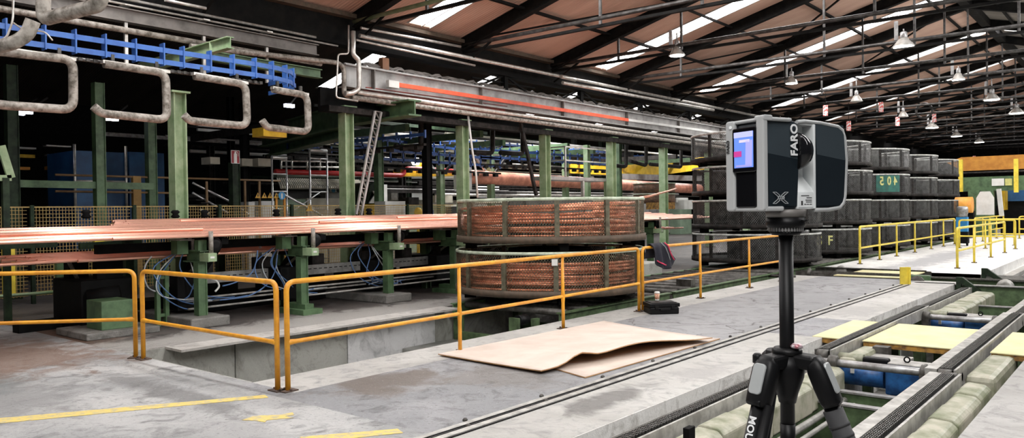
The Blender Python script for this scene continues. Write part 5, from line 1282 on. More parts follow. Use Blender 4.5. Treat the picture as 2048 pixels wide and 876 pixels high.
# green posts
for i, (p, q, lab, m) in enumerate((((-19.00,7.85,4.86), (-19.00,7.79,1.78), 'dark green bay post left of the blue booth middle', M_green), ((-20.00,9.54,4.31), (-20.00,9.49,1.76), 'dark green bay post in front of the right blue panel', M_green), ((-19.00,6.06,5.03), (-19.00,6.00,1.80), 'dark green bay post at the far left', M_greend),
    ((-19.00,11.29,3.14), (-19.00,11.27,1.73), 'dark green post under the fire extinguisher sign', M_greend), ((-22.00,13.44,5.24), (-22.00,13.37,1.73), 'black post right of the fire extinguisher sign', M_black), ((-19.00,16.30,4.51), (-19.00,16.25,1.67), 'green post behind the leaning strut', M_green),
    ((-17.00,16.48,5.12), (-17.00,16.41,1.65), 'black steel post behind the red pipe', M_black), ((-20.00,20.05,3.88), (-20.00,20.00,1.62), 'green post with V-shaped top arms behind the red pipe', M_greenl), ((-20.00,22.81,3.92), (-20.00,22.77,1.59), 'green post with V-shaped top arms left of the drum lid', M_greenl),
    ((-20.00,27.76,4.58), (-20.00,27.71,2.18), 'green post seen through the raised platform, left', M_greenl), ((-19.00,27.96,4.53), (-19.00,27.90,2.16), 'green post seen through the raised platform, right', M_greenl), ((-18.00,28.90,4.95), (-18.00,28.83,1.71), 'green post right of the raised platform', M_green))):
    y = p[1]; x = p[0]; t = thing('bay_post', lab, 'post', (x, y, 0), 'posts in the left bay')
    g = MB(); g.ibeam((x, y, 0), (x, y, p[2]), .22, .22, .02, up=(0, 1, 0)); g.box((x-.08, y-.1, 0), (x+.08, y+.1, p[2])); g.build('shaft', m, t)
    if 'V-shaped' in lab:
        g = MB(); g.bar((x, y, p[2]-.9), (x, y-1.1, p[2]+.1), .08, .08); g.build('arm', M_pipe, t)
        g = MB(); g.bar((x, y, p[2]-.9), (x, y+1.1, p[2]+.1), .08, .08); g.build('arm', M_darkst, t)
g = MB(); g.bar((-19.00,6.01,2.49), (-19.00,9.09,2.47), .12, .16); tag(g.build('tie_beam', M_green), 'green horizontal beam in front of the blue booth', 'beam')
t = thing('tilted_bracket', 'pale green tilted plate at the left edge of the picture', 'arm', (-17, 4, 2))
g = MB(); q = (-15.00,4.67,2.43); g.bar((q[0], q[1], 0), q, .1, .1); g.build('post', M_greend, t)
g = MB(); g.bar((-15.00,4.62,2.97), (-15.00,4.76,2.43), .06, .12); g.bar((-15.00,4.45,2.42), (-15.00,4.76,2.43), .06, .1); g.build('plate', M_greenl, t)
# blue booth
t = thing('blue_booth', 'dark blue sheet metal booth behind the green posts', 'booth', (-24, 9, 0))
a, b = (-24.00,9.23,3.66), (-24.00,10.70,1.99); g = MB(); g.box((-26, a[1], b[2]-1.2), (-24, b[1], a[2])); g.build('left_panel', M_blued, t)
a, b = (-24.00,10.79,3.70), (-24.00,11.87,1.98); g = MB(); g.box((-26, a[1], b[2]-1.2), (-24.02, b[1], a[2])); g.build('right_panel', M_blued, t)
for px_ in ((-23.90,9.20,3.83), (-23.90,10.64,3.85)): g = MB(); g.tube([px_, (px_[0], px_[1], 1.6)], .04, 8); g.build('upright_tube', M_pipe, t)
a, b = (-23.90,9.18,2.78), (-23.90,10.61,2.78); g = MB(); g.tube([a, b], .04, 6); g.build('rail', M_pipe, t)
# far left lights and shelves
for i, (p, lab) in enumerate((((-24.00,7.81,4.61), 'cold white lamp glowing in the dark at the left'), ((-24.00,8.07,4.66), 'second cold white lamp glowing at the left'), ((-24.00,10.31,4.65), 'dim lamp glowing below the second hook'), ((-21.00,14.41,5.14), 'cold lamp glowing below the right end hook'))):
    t = thing('bay_lamp', lab, 'lamp', p); g = MB(); g.cbox(p, (.12, .32 if i != 1 else .2, .10)); g.build('tube_light', M_lampc if i in (0, 1, 3) else M_lamp, t); g = MB(); g.bar((p[0], p[1], p[2]+.06), (p[0]-.4, p[1]+.6, p[2]+.5), .1, .06); g.build('bracket', M_darkst, t)
for i, (a, b, m, lab) in enumerate((((-30.00,9.44,4.15), (-30.00,10.31,4.13), M_paper, 'pale strip far behind the fence, upper left'), ((-30.00,9.48,3.90), (-30.00,10.27,3.83), M_yelc, 'orange lit strip far behind the fence'), ((-30.00,10.63,4.27), (-30.00,11.44,4.26), M_pipe, 'pale tube far behind the fence'), ((-30.00,10.67,3.95), (-30.00,11.40,3.93), M_pipe, 'second pale tube far behind the fence'), ((-30.00,10.66,3.52), (-30.00,11.06,3.44), M_orange, 'small orange part far behind the fence'), ((-30.00,9.80,3.47), (-30.00,10.11,3.41), M_orange, 'small orange box far behind the fence, left'))):
    g = MB(); g.box((a[0]-.3, a[1], min(a[2], b[2])-.02), (a[0], b[1], max(a[2], b[2])+.02)); tag(g.build('far_shelf_item', m), lab, 'shelf item')
# brown handrails and stairs
def frail(label, pts, m, r=.03):
    g = MB(); g.tube(pts, r, 6); return tag(g.build('handrail', m), label, 'handrail')
frail('brown handrail rail at mid height behind the fence, upper', [(-20.00,7.26,2.75), (-20.00,13.37,2.73)], M_brownr)
frail('brown handrail rail at mid height behind the fence, lower', [(-20.00,7.26,2.36), (-20.00,10.47,2.34)], M_brownr)
g = MB(); p = (-20.00,9.15,2.76); g.box((p[0]-.06, p[1]-.1, 0), (p[0]+.06, p[1]+.1, p[2])); tag(g.build('brown_post', mat('ochre_post', (.38, .22, .06), .6)), 'ochre post in front of the blue booth', 'post')
t = thing('stair', 'steel stair with pale handrails behind the light green column', 'stair', (-19.6, 10.5, 0))
for (a, b) in (((-19.50,10.39,2.60), (-19.50,11.48,2.09)), ((-19.50,10.38,2.34), (-19.50,11.37,1.80)), ((-19.50,10.58,1.91), (-19.50,10.86,1.77)), ((-19.50,11.63,2.01), (-19.50,12.02,1.73))):
    g = MB(); g.tube([a, b], .03, 6); g.build('stringer_rail', M_alu, t)
g = MB(); a, b = Vector((-19.70,10.49,2.15)), Vector((-19.70,11.48,1.60))
for k in range(8): q = a.lerp(b, k/7); g.cbox(q, (.8, .25, .03))
g.build('tread', M_darkst, t)
for px_ in ((-19.40,10.72,2.64), (-19.40,11.84,2.67), (-19.40,12.29,2.68)): g = MB(); g.bar(px_, (px_[0], px_[1], .2), .05, .05); g.build('brown_upright', M_brownr, t)
# fire extinguisher sign
t = thing('safety_sign', 'red fire extinguisher sign with white extinguisher symbol on the dark post', 'sign', (-18.8, 13, 2.9))
a, b = (-18.85,11.12,3.11), (-18.85,11.36,3.45); sy, sz = b[1]-a[1], b[2]-a[2]
g = MB(); g.box((-18.87, a[1], a[2]), (-18.85, b[1], b[2])); g.build('sign_plate', M_signr, t)
g = MB(); g.prism([(.32, .02), (.68, .02), (.68, .72), (.58, .82), (.58, .9), (.74, .86), (.72, .93), (.42, .93), (.42, .82), (.32, .72)], lambda u, v, d: (-18.85+d, a[1]+u*sy, a[2]+v*sz), 0, .008); g.tube([(-18.845, a[1]+.66*sy, a[2]+.92*sz), (-18.845, a[1]+.82*sy, a[2]+.8*sz), (-18.845, a[1]+.84*sy, a[2]+.55*sz)], .008, 5); g.build('extinguisher_symbol', M_paper, t)
g = MB(); 
for (p0, p1) in (((0, 0), (1, .0)), ((0, 1), (1, 1)), ((0, 0), (0, 1)), ((1, 0), (1, 1))): g.bar((-18.845, a[1]+p0[0]*sy, a[2]+p0[1]*sz), (-18.845, a[1]+p1[0]*sy, a[2]+p1[1]*sz), .012, .012)
g.build('sign_border', M_paper, t)
# warning triangles and blue mandatory sign
for i, px_ in enumerate(((515, 0), (527, 1), (540, 2), (552, 3))):
    c = [(-18.90,11.92,2.26), (-18.90,12.12,2.26), (-18.90,12.30,2.26), (-18.90,12.50,2.26)][i]
    t = thing('warning_sign', 'small triangular yellow warning sign, %s of the four in a row' % ['leftmost', 'second', 'third', 'rightmost and brightest'][i], 'sign', c, 'warning triangles')
    s = .085; g = MB(); g.prism([(-s, -s*.8), (s, -s*.8), (0, s)], lambda u, v, d: (c[0]+d, c[1]+u, c[2]+v), 0, .012); g.build('sign_plate', M_signy, t)
    g = MB(); g.prism([(-.012, -.03), (.012, -.03), (.016, .03), (-.016, .03)], lambda u, v, d: (c[0]+d, c[1]+u, c[2]+v), .012, .016); g.build('symbol', M_letk, t)
c = (-18.85,12.64,2.26); t = thing('mandatory_sign', 'round blue and white safety sign right of the warning triangles', 'sign', c)
g = MB(); g.lathe(c, [(.11, 0), (.11, .012)], 20, 'x'); g.build('disc', M_signb, t)
g = MB(); g.prism([(-.02, -.08), (.02, -.08), (.03, .04), (0, .08), (-.03, .04)], lambda u, v, d: (c[0]+d, c[1]+u, c[2]+v), .012, .016); g.build('figure_symbol', M_paper, t)
c = (-18.70,13.45,1.92); t = thing('warning_sign', 'triangular yellow warning sign below the mobile scaffold', 'sign', c); g = MB(); g.prism([(-.12, -.1), (.12, -.1), (0, .12)], lambda u, v, d: (c[0]+d, c[1]+u, c[2]+v), 0, .012); g.build('sign_plate', M_signy, t); g = MB(); g.prism([(-.012, -.05), (.012, -.05), (.016, .05), (-.016, .05)], lambda u, v, d: (c[0]+d, c[1]+u, c[2]+v), .012, .016); g.build('symbol', M_letk, t)
oy = ((-18.95,12.66,2.21))[1]
for p in ((-18.95,12.53,2.21), (-18.95,12.79,2.21)):
    g = MB(); g.bar(p, (p[0], p[1], .2), .05, .05); tag(g.build('orange_post', M_orange), 'thin orange post under the blue round sign, %s' % ('left' if p[1] < oy else 'right'), 'post')
# scaffolds
def scaffold(label, px, X, zt):
    (ya, yb) = px; t = thing('mobile_scaffold', label, 'scaffold', (X, ya, 0))
    for y in (ya, yb):
        g = MB(); g.tube([(X, y, .1), (X, y, zt)], .03, 6); g.build('upright', M_alu, t)
    z = .4; k = 0
    while z < zt:
        g = MB(); g.tube([(X, ya, z), (X, yb, z)], .028, 6); g.build('rung', M_alu, t); z += .5
    g = MB(); g.tube([(X, ya, zt), (X, yb, zt)], .06, 8); g.build('top_bar', M_alu, t)
    return t
sA = (-19.50,14.06,3.64), (-19.50,14.68,3.67); scaffold('aluminium mobile scaffold ladder frame left of the second column', (sA[0][1], sA[1][1]), -19.5, sA[0][2])
sB = (-19.50,12.77,3.37), (-19.50,13.25,3.39); scaffold('lower aluminium scaffold frame behind the warning signs', (sB[0][1], sB[1][1]), -19.5, sB[0][2])
g = MB(); g.tube([(-19.30,12.97,2.34), (-19.30,14.35,1.67)], .035, 6); g.tube([(-19.40,14.34,2.39), (-19.40,13.11,1.68)], .02, 6); tag(g.build('diagonal_brace', M_alu), 'crossed diagonal braces between the two scaffold frames', 'brace')
g = MB()
for (a, b) in (((-22.00,14.72,3.48), (-22.00,17.24,3.53)), ((-22.00,14.77,3.29), (-22.00,17.23,3.35)), ((-22.00,14.71,3.09), (-22.00,17.34,3.15))): g.tube([a, b], .035, 6)
for a in ((-22.00,14.75,3.07), (-22.00,15.16,3.09), (-22.00,15.75,3.10), (-22.00,16.28,3.12)): g.tube([a, (a[0], a[1], a[2]+.55)], .035, 6)
tag(g.build('gantry_railing', M_pipe), 'grey gantry railing behind the scaffold frames', 'railing')
g = MB(); g.bar((-22.00,14.52,3.02), (-22.00,17.34,3.08), .2, .16); tag(g.build('gantry_deck', mat('grey_green_deck', (.20, .24, .18), .6)), 'grey-green gantry deck edge above the red pipe', 'deck')
# red pipe
pipe('red_pipe', 'long red pipe with a raised step behind the columns', [(-21.00,13.86,3.06), (-21.00,16.76,3.07), (-21.00,19.13,3.07), (-21.00,19.31,3.34), (-21.00,21.72,3.33), (-21.00,22.13,3.10), (-21.00,26.25,3.03)], .085, M_redp, rr=.25)
# hut with corrugated roof
t = thing('operator_hut', 'small control hut with slanted corrugated awning behind the scaffold', 'hut', (-22, 19, 0))
A_, B_ = Vector((-23.40,15.50,3.00)), Vector((-23.40,19.10,3.01)); C_, D_ = Vector((-22.00,18.41,2.69)), Vector((-22.00,14.70,2.65))
g = MB(); n = 46
for k in range(n):
    u0, u1 = k/n, (k+.62)/n; vs = [A_.lerp(B_, u0), A_.lerp(B_, u1), D_.lerp(C_, u1), D_.lerp(C_, u0)]; g._add(vs+[v-Vector((0, 0, .05)) for v in vs], [(0,1,2,3), (7,6,5,4), (0,4,5,1), (1,5,6,2), (2,6,7,3), (3,7,4,0)])
g.build('awning_rib', M_corr, t)
g = MB(); vs = [A_, B_, C_, D_]; vs = [v-Vector((0, 0, .06)) for v in vs]; g._add(vs+[v-Vector((0, 0, .03)) for v in vs], [(0,1,2,3), (7,6,5,4), (0,4,5,1), (1,5,6,2), (2,6,7,3), (3,7,4,0)]); g.build('awning_sheet', mat('awning_dark', (.22, .20, .15), .6), t)
a, b = (-22.60,14.94,2.24), (-22.60,16.11,1.52); g = MB(); g.box((-23.5, a[1], 0), (-22.6, b[1], a[2])); g.build('green_cabinet', M_greenp, t)
a, b = (-22.60,16.16,2.28), (-22.60,18.82,1.47); g = MB(); g.box((-23.5, a[1], 0), (-22.6, b[1], a[2])); g.build('cream_cabinet', M_creamp, t)
a, b = (-23.40,15.64,2.71), (-23.40,16.86,2.26); g = MB(); g.box((-23.5, a[1], b[2]), (-23.4, b[1], a[2])); g.build('dark_window', M_glossb, t)
a, b = (-23.20,17.38,2.75), (-23.20,19.09,2.28); g = MB(); g.box((-23.5, a[1], b[2]), (-23.2, b[1], a[2])); g.build('grey_wall', mat('hut_grey', (.22, .22, .20), .6), t)
a, b = (-23.10,17.52,2.64), (-23.10,18.03,2.52); g = MB(); g.box((-23.15, a[1], b[2]), (-23.1, b[1], a[2])); g.build('sign_plate', M_paper, t)
for u in (.28, .72):
    g = MB(); g.lathe((-23.1, a[1]+(b[1]-a[1])*u, (a[2]+b[2])/2), [(.08, 0), (.08, .012)], 14, 'x'); g.build('sign_symbol', M_signb if u < .5 else M_letk, t)
# cabinets in the dark behind the fence
for i, (a, b, m, lab) in enumerate((((-21.00,12.93,2.13), (-21.00,13.14,1.69), M_paper, 'white cabinet door edge behind the brown rail'), ((-21.00,13.36,2.15), (-21.00,13.82,1.68), M_paper, 'white low cabinet left of the orange posts'), ((-21.00,12.74,3.42), (-21.00,13.09,3.20), M_creamp, 'pale lit panel behind the black post, left'), ((-21.00,13.28,3.45), (-21.00,13.78,3.21), M_creamp, 'pale lit panel behind the black post, right'),
    ((-21.00,11.73,3.42), (-21.00,12.03,3.22), M_creamp, 'pale lit panel left of the extinguisher sign'), ((-18.50,16.11,2.10), (-18.50,16.95,1.62), M_paper, 'white low board in a black frame right of the leaning strut'), ((-23.00,19.71,2.83), (-23.00,20.14,1.60), M_paper, 'tall white cabinet behind the leaning strut'), ((-25.00,22.62,2.69), (-25.00,24.39,2.27), M_paper, 'white machine panel behind the red pipe'), ((-25.00,22.11,2.64), (-25.00,22.47,2.26), M_pipe, 'pale machine panel left of the white one'),
    ((-19.00,17.56,2.24), (-19.00,18.02,1.98), M_darkst, 'dark control box with dials behind the fence'), ((-19.00,16.11,2.02), (-19.00,16.29,1.64), M_yelc, 'small yellow cabinet by the green machine'), ((-25.00,28.09,2.95), (-25.00,28.37,2.56), M_winl, 'bright doorway light left, above the drum lid'), ((-25.00,28.82,2.98), (-25.00,29.11,2.57), M_winl, 'bright doorway light right, above the drum lid'),
    ((-17.00,32.97,2.13), (-17.00,33.87,1.70), M_paper, 'white cabinet with a black handle left of the first drum stack'), ((-17.30,32.77,2.25), (-17.30,33.96,2.02), M_paper, 'white box behind the white cabinet'), ((-17.00,30.35,2.02), (-17.00,32.09,1.72), M_plate_e, 'ochre slatted crate behind the copper tubes'), ((-22.00,21.74,2.40), (-22.00,22.73,2.11), M_creamp, 'pale box behind the green V post'))):
    g = MB(); z0 = 0 if b[2] < 1.7 else b[2]; g.box((a[0]-.5, a[1], z0), (a[0], b[1], a[2])); tag(g.build('wall_panel' if z0 else 'cabinet', m), lab, 'cabinet')
# green rounded machine
t = thing('green_machine', 'dark green machine hood with pale triangle behind the leaning strut', 'machine', (-21, 20, 0))
a, b = (-20.00,16.55,2.67), (-20.00,17.12,1.66); g = MB(); yy0, yy1 = a[1], b[1]
g.prism([(yy0, .5), (yy1, .5), (yy1, a[2]-.1), (yy0+(yy1-yy0)*.7, a[2]+.1), (yy0+(yy1-yy0)*.35, a[2]), (yy0, a[2]-.9)], lambda u, v, d: (-20-d, u, v), 0, 1.2); g.build('hood', M_greend, t, bevel=.05)
a, b = (-19.90,16.60,2.06), (-19.90,17.03,2.36); g = MB(); g.prism([(a[1], a[2]), (b[1], a[2]), (b[1]-.25, b[2]+.1), (a[1]+.35, b[2]+.1)], lambda u, v, d: (-19.9+d, u, v), 0, .05); g.build('pale_guard', M_paper, t)
# yellow manipulator
t = thing('yellow_manipulator', 'bright yellow machine arm above the red pipe', 'machine', (-22, 24, 3))
P0 = [(-21.50,19.66,3.34), (-21.50,20.22,3.43), (-21.50,20.42,3.29), (-21.50,22.52,3.25), (-21.50,22.23,3.15), (-21.50,19.66,3.08)]
g = MB(); g.prism([(p[1], p[2]) for p in reversed(P0)], lambda u, v, d: (-21.5-d, u, v), 0, .5); g.build('body', M_yelc, t)
g = MB(); g.tube([(-21.30,20.24,3.65), (-21.30,20.28,3.22)], .14, 8); g.build('column', M_yelc, t)
g = MB(); g.bar((-21.30,18.92,3.07), (-21.30,19.48,3.09), .05, .06); g.bar((-21.30,19.00,3.27), (-21.30,18.99,3.08), .05, .06); g.build('fork', M_yelc, t)
p = (-21.20,19.97,3.60); g = MB(); g.lathe(p, [(.12, -.1), (.16, 0), (.12, .15)], 10); g.build('beacon', M_lamp, t)
p = (-18.50,17.51,1.96); t = thing('cap_and_box', 'small yellow cap beside a blue box behind the fence', 'valve', (p[0], p[1], 0))  # cap and box stand in for a figure in a yellow helmet
g = MB(); g.lathe((p[0], p[1], 0), [(.10, 0), (.08, .1), (.06, 1.4), (.13, 1.68), (.14, 1.76), (.10, 1.86), (.03, 1.9)], 16); g.build('yellow_cap', M_yelc, t)
g = MB(); g.box((p[0]-.2, p[1]+.16, 0), (p[0]+.1, p[1]+.6, 1.82)); g.build('blue_box', M_bluem, t, bevel=.02)
# salmon ducts
pipe('salmon_duct', 'thick salmon-coloured duct running behind the raised platform', [(-20.00,21.35,3.05), (-20.00,23.36,3.02), (-20.00,40.61,2.82)], .26, M_salmon, 'duct', n=12)
p = (-20.00,21.22,3.06); g = MB(); g.cbox(p, (.6, .35, 1.0)); tag(g.build('duct_flange', M_paper), 'white square flange at the left end of the salmon duct', 'flange')
# yellow gantry crane
t = thing('yellow_crane_beam', 'long yellow crane beam in the left bay behind the platform', 'crane', (-24, 30, 4))
g = MB(); g.bar((-22.00,35.48,3.66), (-22.00,46.25,4.63), .3, .75); g.build('girder', M_yelc, t)
g = MB(); g.bar((-22.20,31.00,3.76), (-22.20,35.80,3.75), .3, .45); g.build('girder', M_yelc, t)
g = MB(); g.bar((-21.80,35.15,3.38), (-21.80,36.57,3.41), .3, .6); g.build('end_truck', M_yelc, t)
g = MB(); g.bar((-21.00,33.86,3.39), (-21.00,42.79,3.50), .2, .3); tag(g.build('pale_beam', M_beam), 'pale grey beam under the yellow crane beam', 'beam')
g = MB(); a, b = (-20.00,12.64,4.01), (-20.00,13.39,4.11); g.bar((-17.50,11.07,3.82), (-17.50,11.75,3.82), .5, .22); tag(g.build('yellow_hoist', M_yelc), 'yellow hoist body below the right end hook', 'hoist')
# green sloping beams
for i, (a, b, m, lab) in enumerate((((-23.63,15.13,4.35), (-16.81,13.28,4.35), M_green, 'broad green beam crossing left of the second column, upper'), ((-24.12,15.74,4.00), (-17.22,13.59,4.00), M_green, 'broad green beam crossing left of the second column, lower'), ((-17.08,13.66,4.35), (-14.25,13.43,4.35), M_green, 'green beam right of the second column under the pipes'))):
    g = MB(); g.ibeam(a, b, .4, .62 if i == 0 else .4, .04); tag(g.build('green_beam', m), lab, 'beam')
# blue multi-rail conveyors in the depth of the left bay
def bluegrid(X, p0, p1, label, rows=2, step=.55, zz=.28, group=None):
    a, b = Vector(p0), Vector(p1); t = thing('blue_conveyor', label, 'conveyor', p0, 'blue conveyors in the left bay')
    g = MB()
    for r in range(rows): g = MB(); g.bar(a+Vector((0, 0, -r*zz)), b+Vector((0, 0, -r*zz)), .05, .09); g.build('rail', M_blue2, t)
    L = (b-a).length; n = int(L/step)
    for k in range(n+1): q = a.lerp(b, k/max(1, n)); g = MB(); g.bar(q+Vector((0, 0, .12)), q+Vector((0, 0, -rows*zz+.18)), .05, .05); g.build('clamp', M_blue2, t)
    g = MB(); g.bar(a+Vector((0, 0, -rows*zz)), b+Vector((0, 0, -rows*zz)), .1, .06)
    for k in range(n): q = a.lerp(b, (k+.5)/n); g.cbox(q+Vector((0, 0, -rows*zz-.08)), (.14, .18, .10))
    g.build('chain', M_darkst, t)
bluegrid(-19, (-22.00,15.01,3.97), (-22.00,17.35,3.92), 'blue conveyor rails left of the second column, in the dark', rows=1)
bluegrid(-21, (-21.00,15.57,4.42), (-21.00,22.44,4.15), 'blue conveyor rails behind the columns, upper line')
bluegrid(-19.5, (-19.50,15.58,3.79), (-19.50,22.79,3.74), 'blue conveyor rails behind the columns, lower line')
bluegrid(-23, (-23.00,21.38,4.72), (-23.00,36.60,4.83), 'blue conveyor rails behind the third column, upper line')
bluegrid(-19.5, (-19.50,21.66,4.06), (-19.50,31.46,4.10), 'blue conveyor rails seen through the raised platform')
bluegrid(-26, (-26.00,25.10,4.77), (-26.00,53.01,5.34), 'farthest blue conveyor rails in the left bay')
g2 = (-19.01,15.00,3.90), (-15.62,15.08,3.90)
bluegrid(0, g2[0], g2[1], 'blue conveyor rails slanting across behind the leaning strut', rows=1)
# dark pipes hooks in the depth
for i, (x0, x1, y0, y1, lab) in enumerate(((790, 842, 292, 240, 'dark hanging hook pipe right of the leaning strut'), (915, 985, 303, 250, 'dark hanging hook pipe left of the third column'), (1000, 1045, 305, 255, 'dark hanging hook pipe right of the third column'), (1215, 1250, 330, 280, 'dark hanging hook pipe below the silver pipes'), (1260, 1290, 328, 285, 'dark hanging hook pipe in front of the yellow beam, left'), (1330, 1362, 328, 285, 'dark hanging hook pipe in front of the yellow beam, right'))):
    Q = [[(-17.00,15.21,3.66), (-17.00,16.24,3.60), (-17.00,16.26,4.57)], [(-17.00,17.82,3.63), (-17.00,19.49,3.67), (-17.00,19.51,4.59)], [(-17.00,19.88,3.70), (-17.00,21.08,3.71), (-17.00,21.10,4.80)], [(-17.00,26.48,3.52), (-17.00,27.89,3.51), (-17.00,27.91,4.61)], [(-17.00,28.21,3.75), (-17.00,29.53,3.61), (-17.00,29.55,4.60)], [(-17.00,29.87,3.68), (-17.00,32.71,3.65), (-17.00,32.74,4.78)]][i]
    pipe('hook_pipe', lab, Q+[(Q[-1][0], Q[-1][1], 4.9)], .08, M_darkst, 'hook')
# raised platform with rail
t = thing('raised_platform', 'small raised maintenance platform with grey railings behind the upper basket', 'platform', (-16.2, 20, 2.4))
a, b = (-15.80,20.99,2.90), (-15.80,24.64,2.88)
g = MB(); g.box((-16.6, a[1], a[2]-.12), (-15.8, b[1], a[2])); g.build('deck', M_beam, t)
hp_ = (-15.80,21.93,3.94)[2]; 
for p in ((-15.80,21.93,3.82), (-15.80,24.56,3.95)): g = MB(); g.bar((p[0], p[1], a[2]), (p[0], p[1], hp_), .05, .05); g.build('rail_post', M_pipe, t)
y0_, y1_ = (-15.80,21.93,3.82)[1], (-15.80,24.56,3.95)[1]
for z in (hp_, (hp_+a[2])/2+.05): g = MB(); g.bar((-15.8, y0_, z), (-15.8, y1_, z), .045, .045); g.bar((-15.8, y0_, z), (-16.6, y0_, z), .04, .04); g.build('rail', M_pipe, t)
for yy in (b[1]-.1, b[1]-1.6): g = MB(); g.bar((-15.85, yy, a[2]-.1), (-15.85, yy, 0), .10, .10); g.build('leg', M_pipe if yy < b[1]-1 else M_greenl, t)
# background small coil baskets
for i, (c, lab) in enumerate(((((-18.00,31.97,2.68)), 'small rusty mesh basket in the left bay, upper one'), (((-18.00,31.96,2.19)), 'small rusty mesh basket in the left bay, lower one'))):
    t = thing('rusty_basket', lab, 'basket', c, 'rusty baskets in the left bay'); r = .95
    g = MB(); g.lathe((c[0], c[1], c[2]-.2), [(r, 0), (r, .40)], 28); g.build('basket_wall', mat('rusty_wall%d' % i, (.20, .11, .07), .7, .1, (.07, .045, .03), 6), t)
    g = MB(); g.lathe((c[0], c[1], c[2]+.20), [(r+.03, 0), (r+.03, .04)], 28); g.build('rim', M_rim, t)
t = thing('drum_lid', 'dark flat drum lid behind the upper coil basket', 'lid', (-13.5, 16.6, 1.7))
c = (-17.50,23.24,2.35); 
g = MB(); g.lathe((c[0], c[1], 1.9), [(1.5, 0), (1.5, .24)], 40); g.build('lid', M_darkst, t)
g = MB(); g.lathe((c[0], c[1], 2.12), [(1.55, 0), (1.55, .035)], 40); g.build('rim', M_beamd, t)
for k in range(3): an = 2*PI*k/3; g = MB(); g.box((c[0]+.9*math.cos(an)-.05, c[1]+.9*math.sin(an)-.05, 0), (c[0]+.9*math.cos(an)+.05, c[1]+.9*math.sin(an)+.05, 1.9)); g.build('leg', M_greend, t)
# clutter of long thin pipes and beams at several depths in the left bay
rn = random.Random(21)
for i in range(80):
    X = rn.choice([-23.8, -24.5, -25.5, -28, -31]); z = rn.uniform(2.0, 4.6) if i % 3 else rn.uniform(4.3, 6.2)
    y0 = rn.uniform(12, 30); L = rn.uniform(6, 24); m = rn.choice([M_darkst, M_pipe, M_paper, M_darkst, M_steel, M_greend, M_beam, M_creamp]); r = rn.uniform(.025, .09)
    g = MB()
    if i % 2: g.tube([(X, y0, z), (X, y0+L, z)], r, 6)
    else: g.bar((X, y0, z), (X, y0+L, z), .1, r*2)
    tag(g.build('distant_pipe' if i % 2 else 'distant_beam', m), 'distant horizontal %s among the overhead clutter of the left bay' % ('pipe' if i % 2 else 'beam'), 'pipe' if i % 2 else 'beam', 'overhead clutter, ' + ('pipes' if i % 2 else 'beams'))
for i in range(26):
    X = rn.choice([-24, -25, -26, -27, -29]); y = rn.uniform(14, 46); m = rn.choice([M_black, M_darkst, M_greend, M_darkst])
    g = MB(); g.ibeam((X, y, 0), (X, y, rn.uniform(4.2, 6.2)), .22, .22, .03, up=(0, 1, 0)); tag(g.build('distant_post', m), 'dark distant upright post among the machinery of the left bay', 'post', 'distant dark posts')
for i in range(26):
    X = [-24.6, -27, -29.5, -32][i % 4]-.2*(i % 3); y = 17+i*1.25+rn.uniform(0, .5); w, h = rn.uniform(1.2, 3.5), rn.uniform(1.2, 2.4); m = rn.choice([M_paper, M_creamp, M_darkst, M_beam, M_darkst, M_greenp])
    g = MB(); g.box((X-.8, y, 0), (X, y+w, h)); tag(g.build('distant_cabinet', m, bevel=.02), 'distant machine cabinet on the floor of the left bay', 'cabinet', 'distant cabinets')
for i in range(10):
    X = -17.2-rn.random()*2; y = 13+i*3.1; g = MB(); g.bar((X, y, 4.3), (X-6, y+.4, 4.35), .16, .22); tag(g.build('cross_beam', rn.choice([M_darkst, M_green, M_darkst])), 'overhead cross beam spanning the left bay', 'beam', 'left bay cross beams')
# valley line truss clutter above the girder
for i in range(9):
    y = 18.5+i*4.1; t = thing('valley_bracket', 'black bracket frame between girder and valley beam, number %s along the line' % ['one', 'two', 'three', 'four', 'five', 'six', 'seven', 'eight', 'nine'][i], 'bracket', (EX, y, 5.4), 'valley brackets')
    g = MB(); g.bar((EX-.1, y, 5.4), (EX-.1, y, 6.0), .16, .16); g.build('post', M_raf, t)
    g = MB(); g.bar((EX-.1, y, 5.95), (EX-.1, y-1.4, 5.42), .06, .06); g.bar((EX-.1, y, 5.95), (EX-.1, y+1.4, 5.42), .06, .06); g.bar((EX-.1, y-1.5, 5.7), (EX-.1, y+1.5, 5.72), .05, .04); g.build('strut', M_raf, t)

# ------------------------------------------------------------------ far end of the hall (right)
t = thing('bridge_crane', 'orange bridge crane beam spanning the far end of the hall', 'crane', (-6, 56, 4.8))
a, b = Vector((-9.54,56.00,4.60)), Vector((-5.75,56.00,4.29))
g = MB(); g.prism([(0, 0), (16, 0), (16, .86), (-.1, .86), (-.9, .55), (-.5, .3)], lambda u, v, d: (a.x+u, 56+d, a.z-.75+v), 0, .5); g.build('girder', M_orange, t)
g = MB(); g.tube([(a.x, 55.8, a.z-.9), (a.x+14, 55.8, a.z-.9)], .06, 6); g.build('rail', M_tie, t)
t = thing('green_portal', 'green steel portal frame with signs at the far end of the hall', 'portal', (-6, 50, 0))
a, b = (-8.55,50.00,3.06), (-5.37,50.00,2.47)
g = MB(); g.box((a[0], 50, b[2]), (a[0]+11, 50.4, a[2]+.2)); g.build('beam', M_green, t)
for p in ((-7.97,49.90,2.40), (-7.30,49.90,2.38)): g = MB(); g.box((p[0]-.3, 49.9, 0), (p[0]+.25, 50.3, p[2]+.15)); g.build('leg', M_green, t)
p0, p1 = (-7.11,49.80,2.74), (-6.53,49.80,3.13); g = MB(); g.box((p0[0], 49.8, p0[2]), (p1[0], 49.85, p1[2])); g.build('white_sign', M_paper, t)
p0, p1 = (-6.48,49.80,2.74), (-6.16,49.80,3.11); g = MB(); g.box((p0[0], 49.8, p0[2]), (p1[0], 49.85, p1[2])); g.build('yellow_sign', mat('pale_yellow_sign', (.72, .72, .25), .5), t)
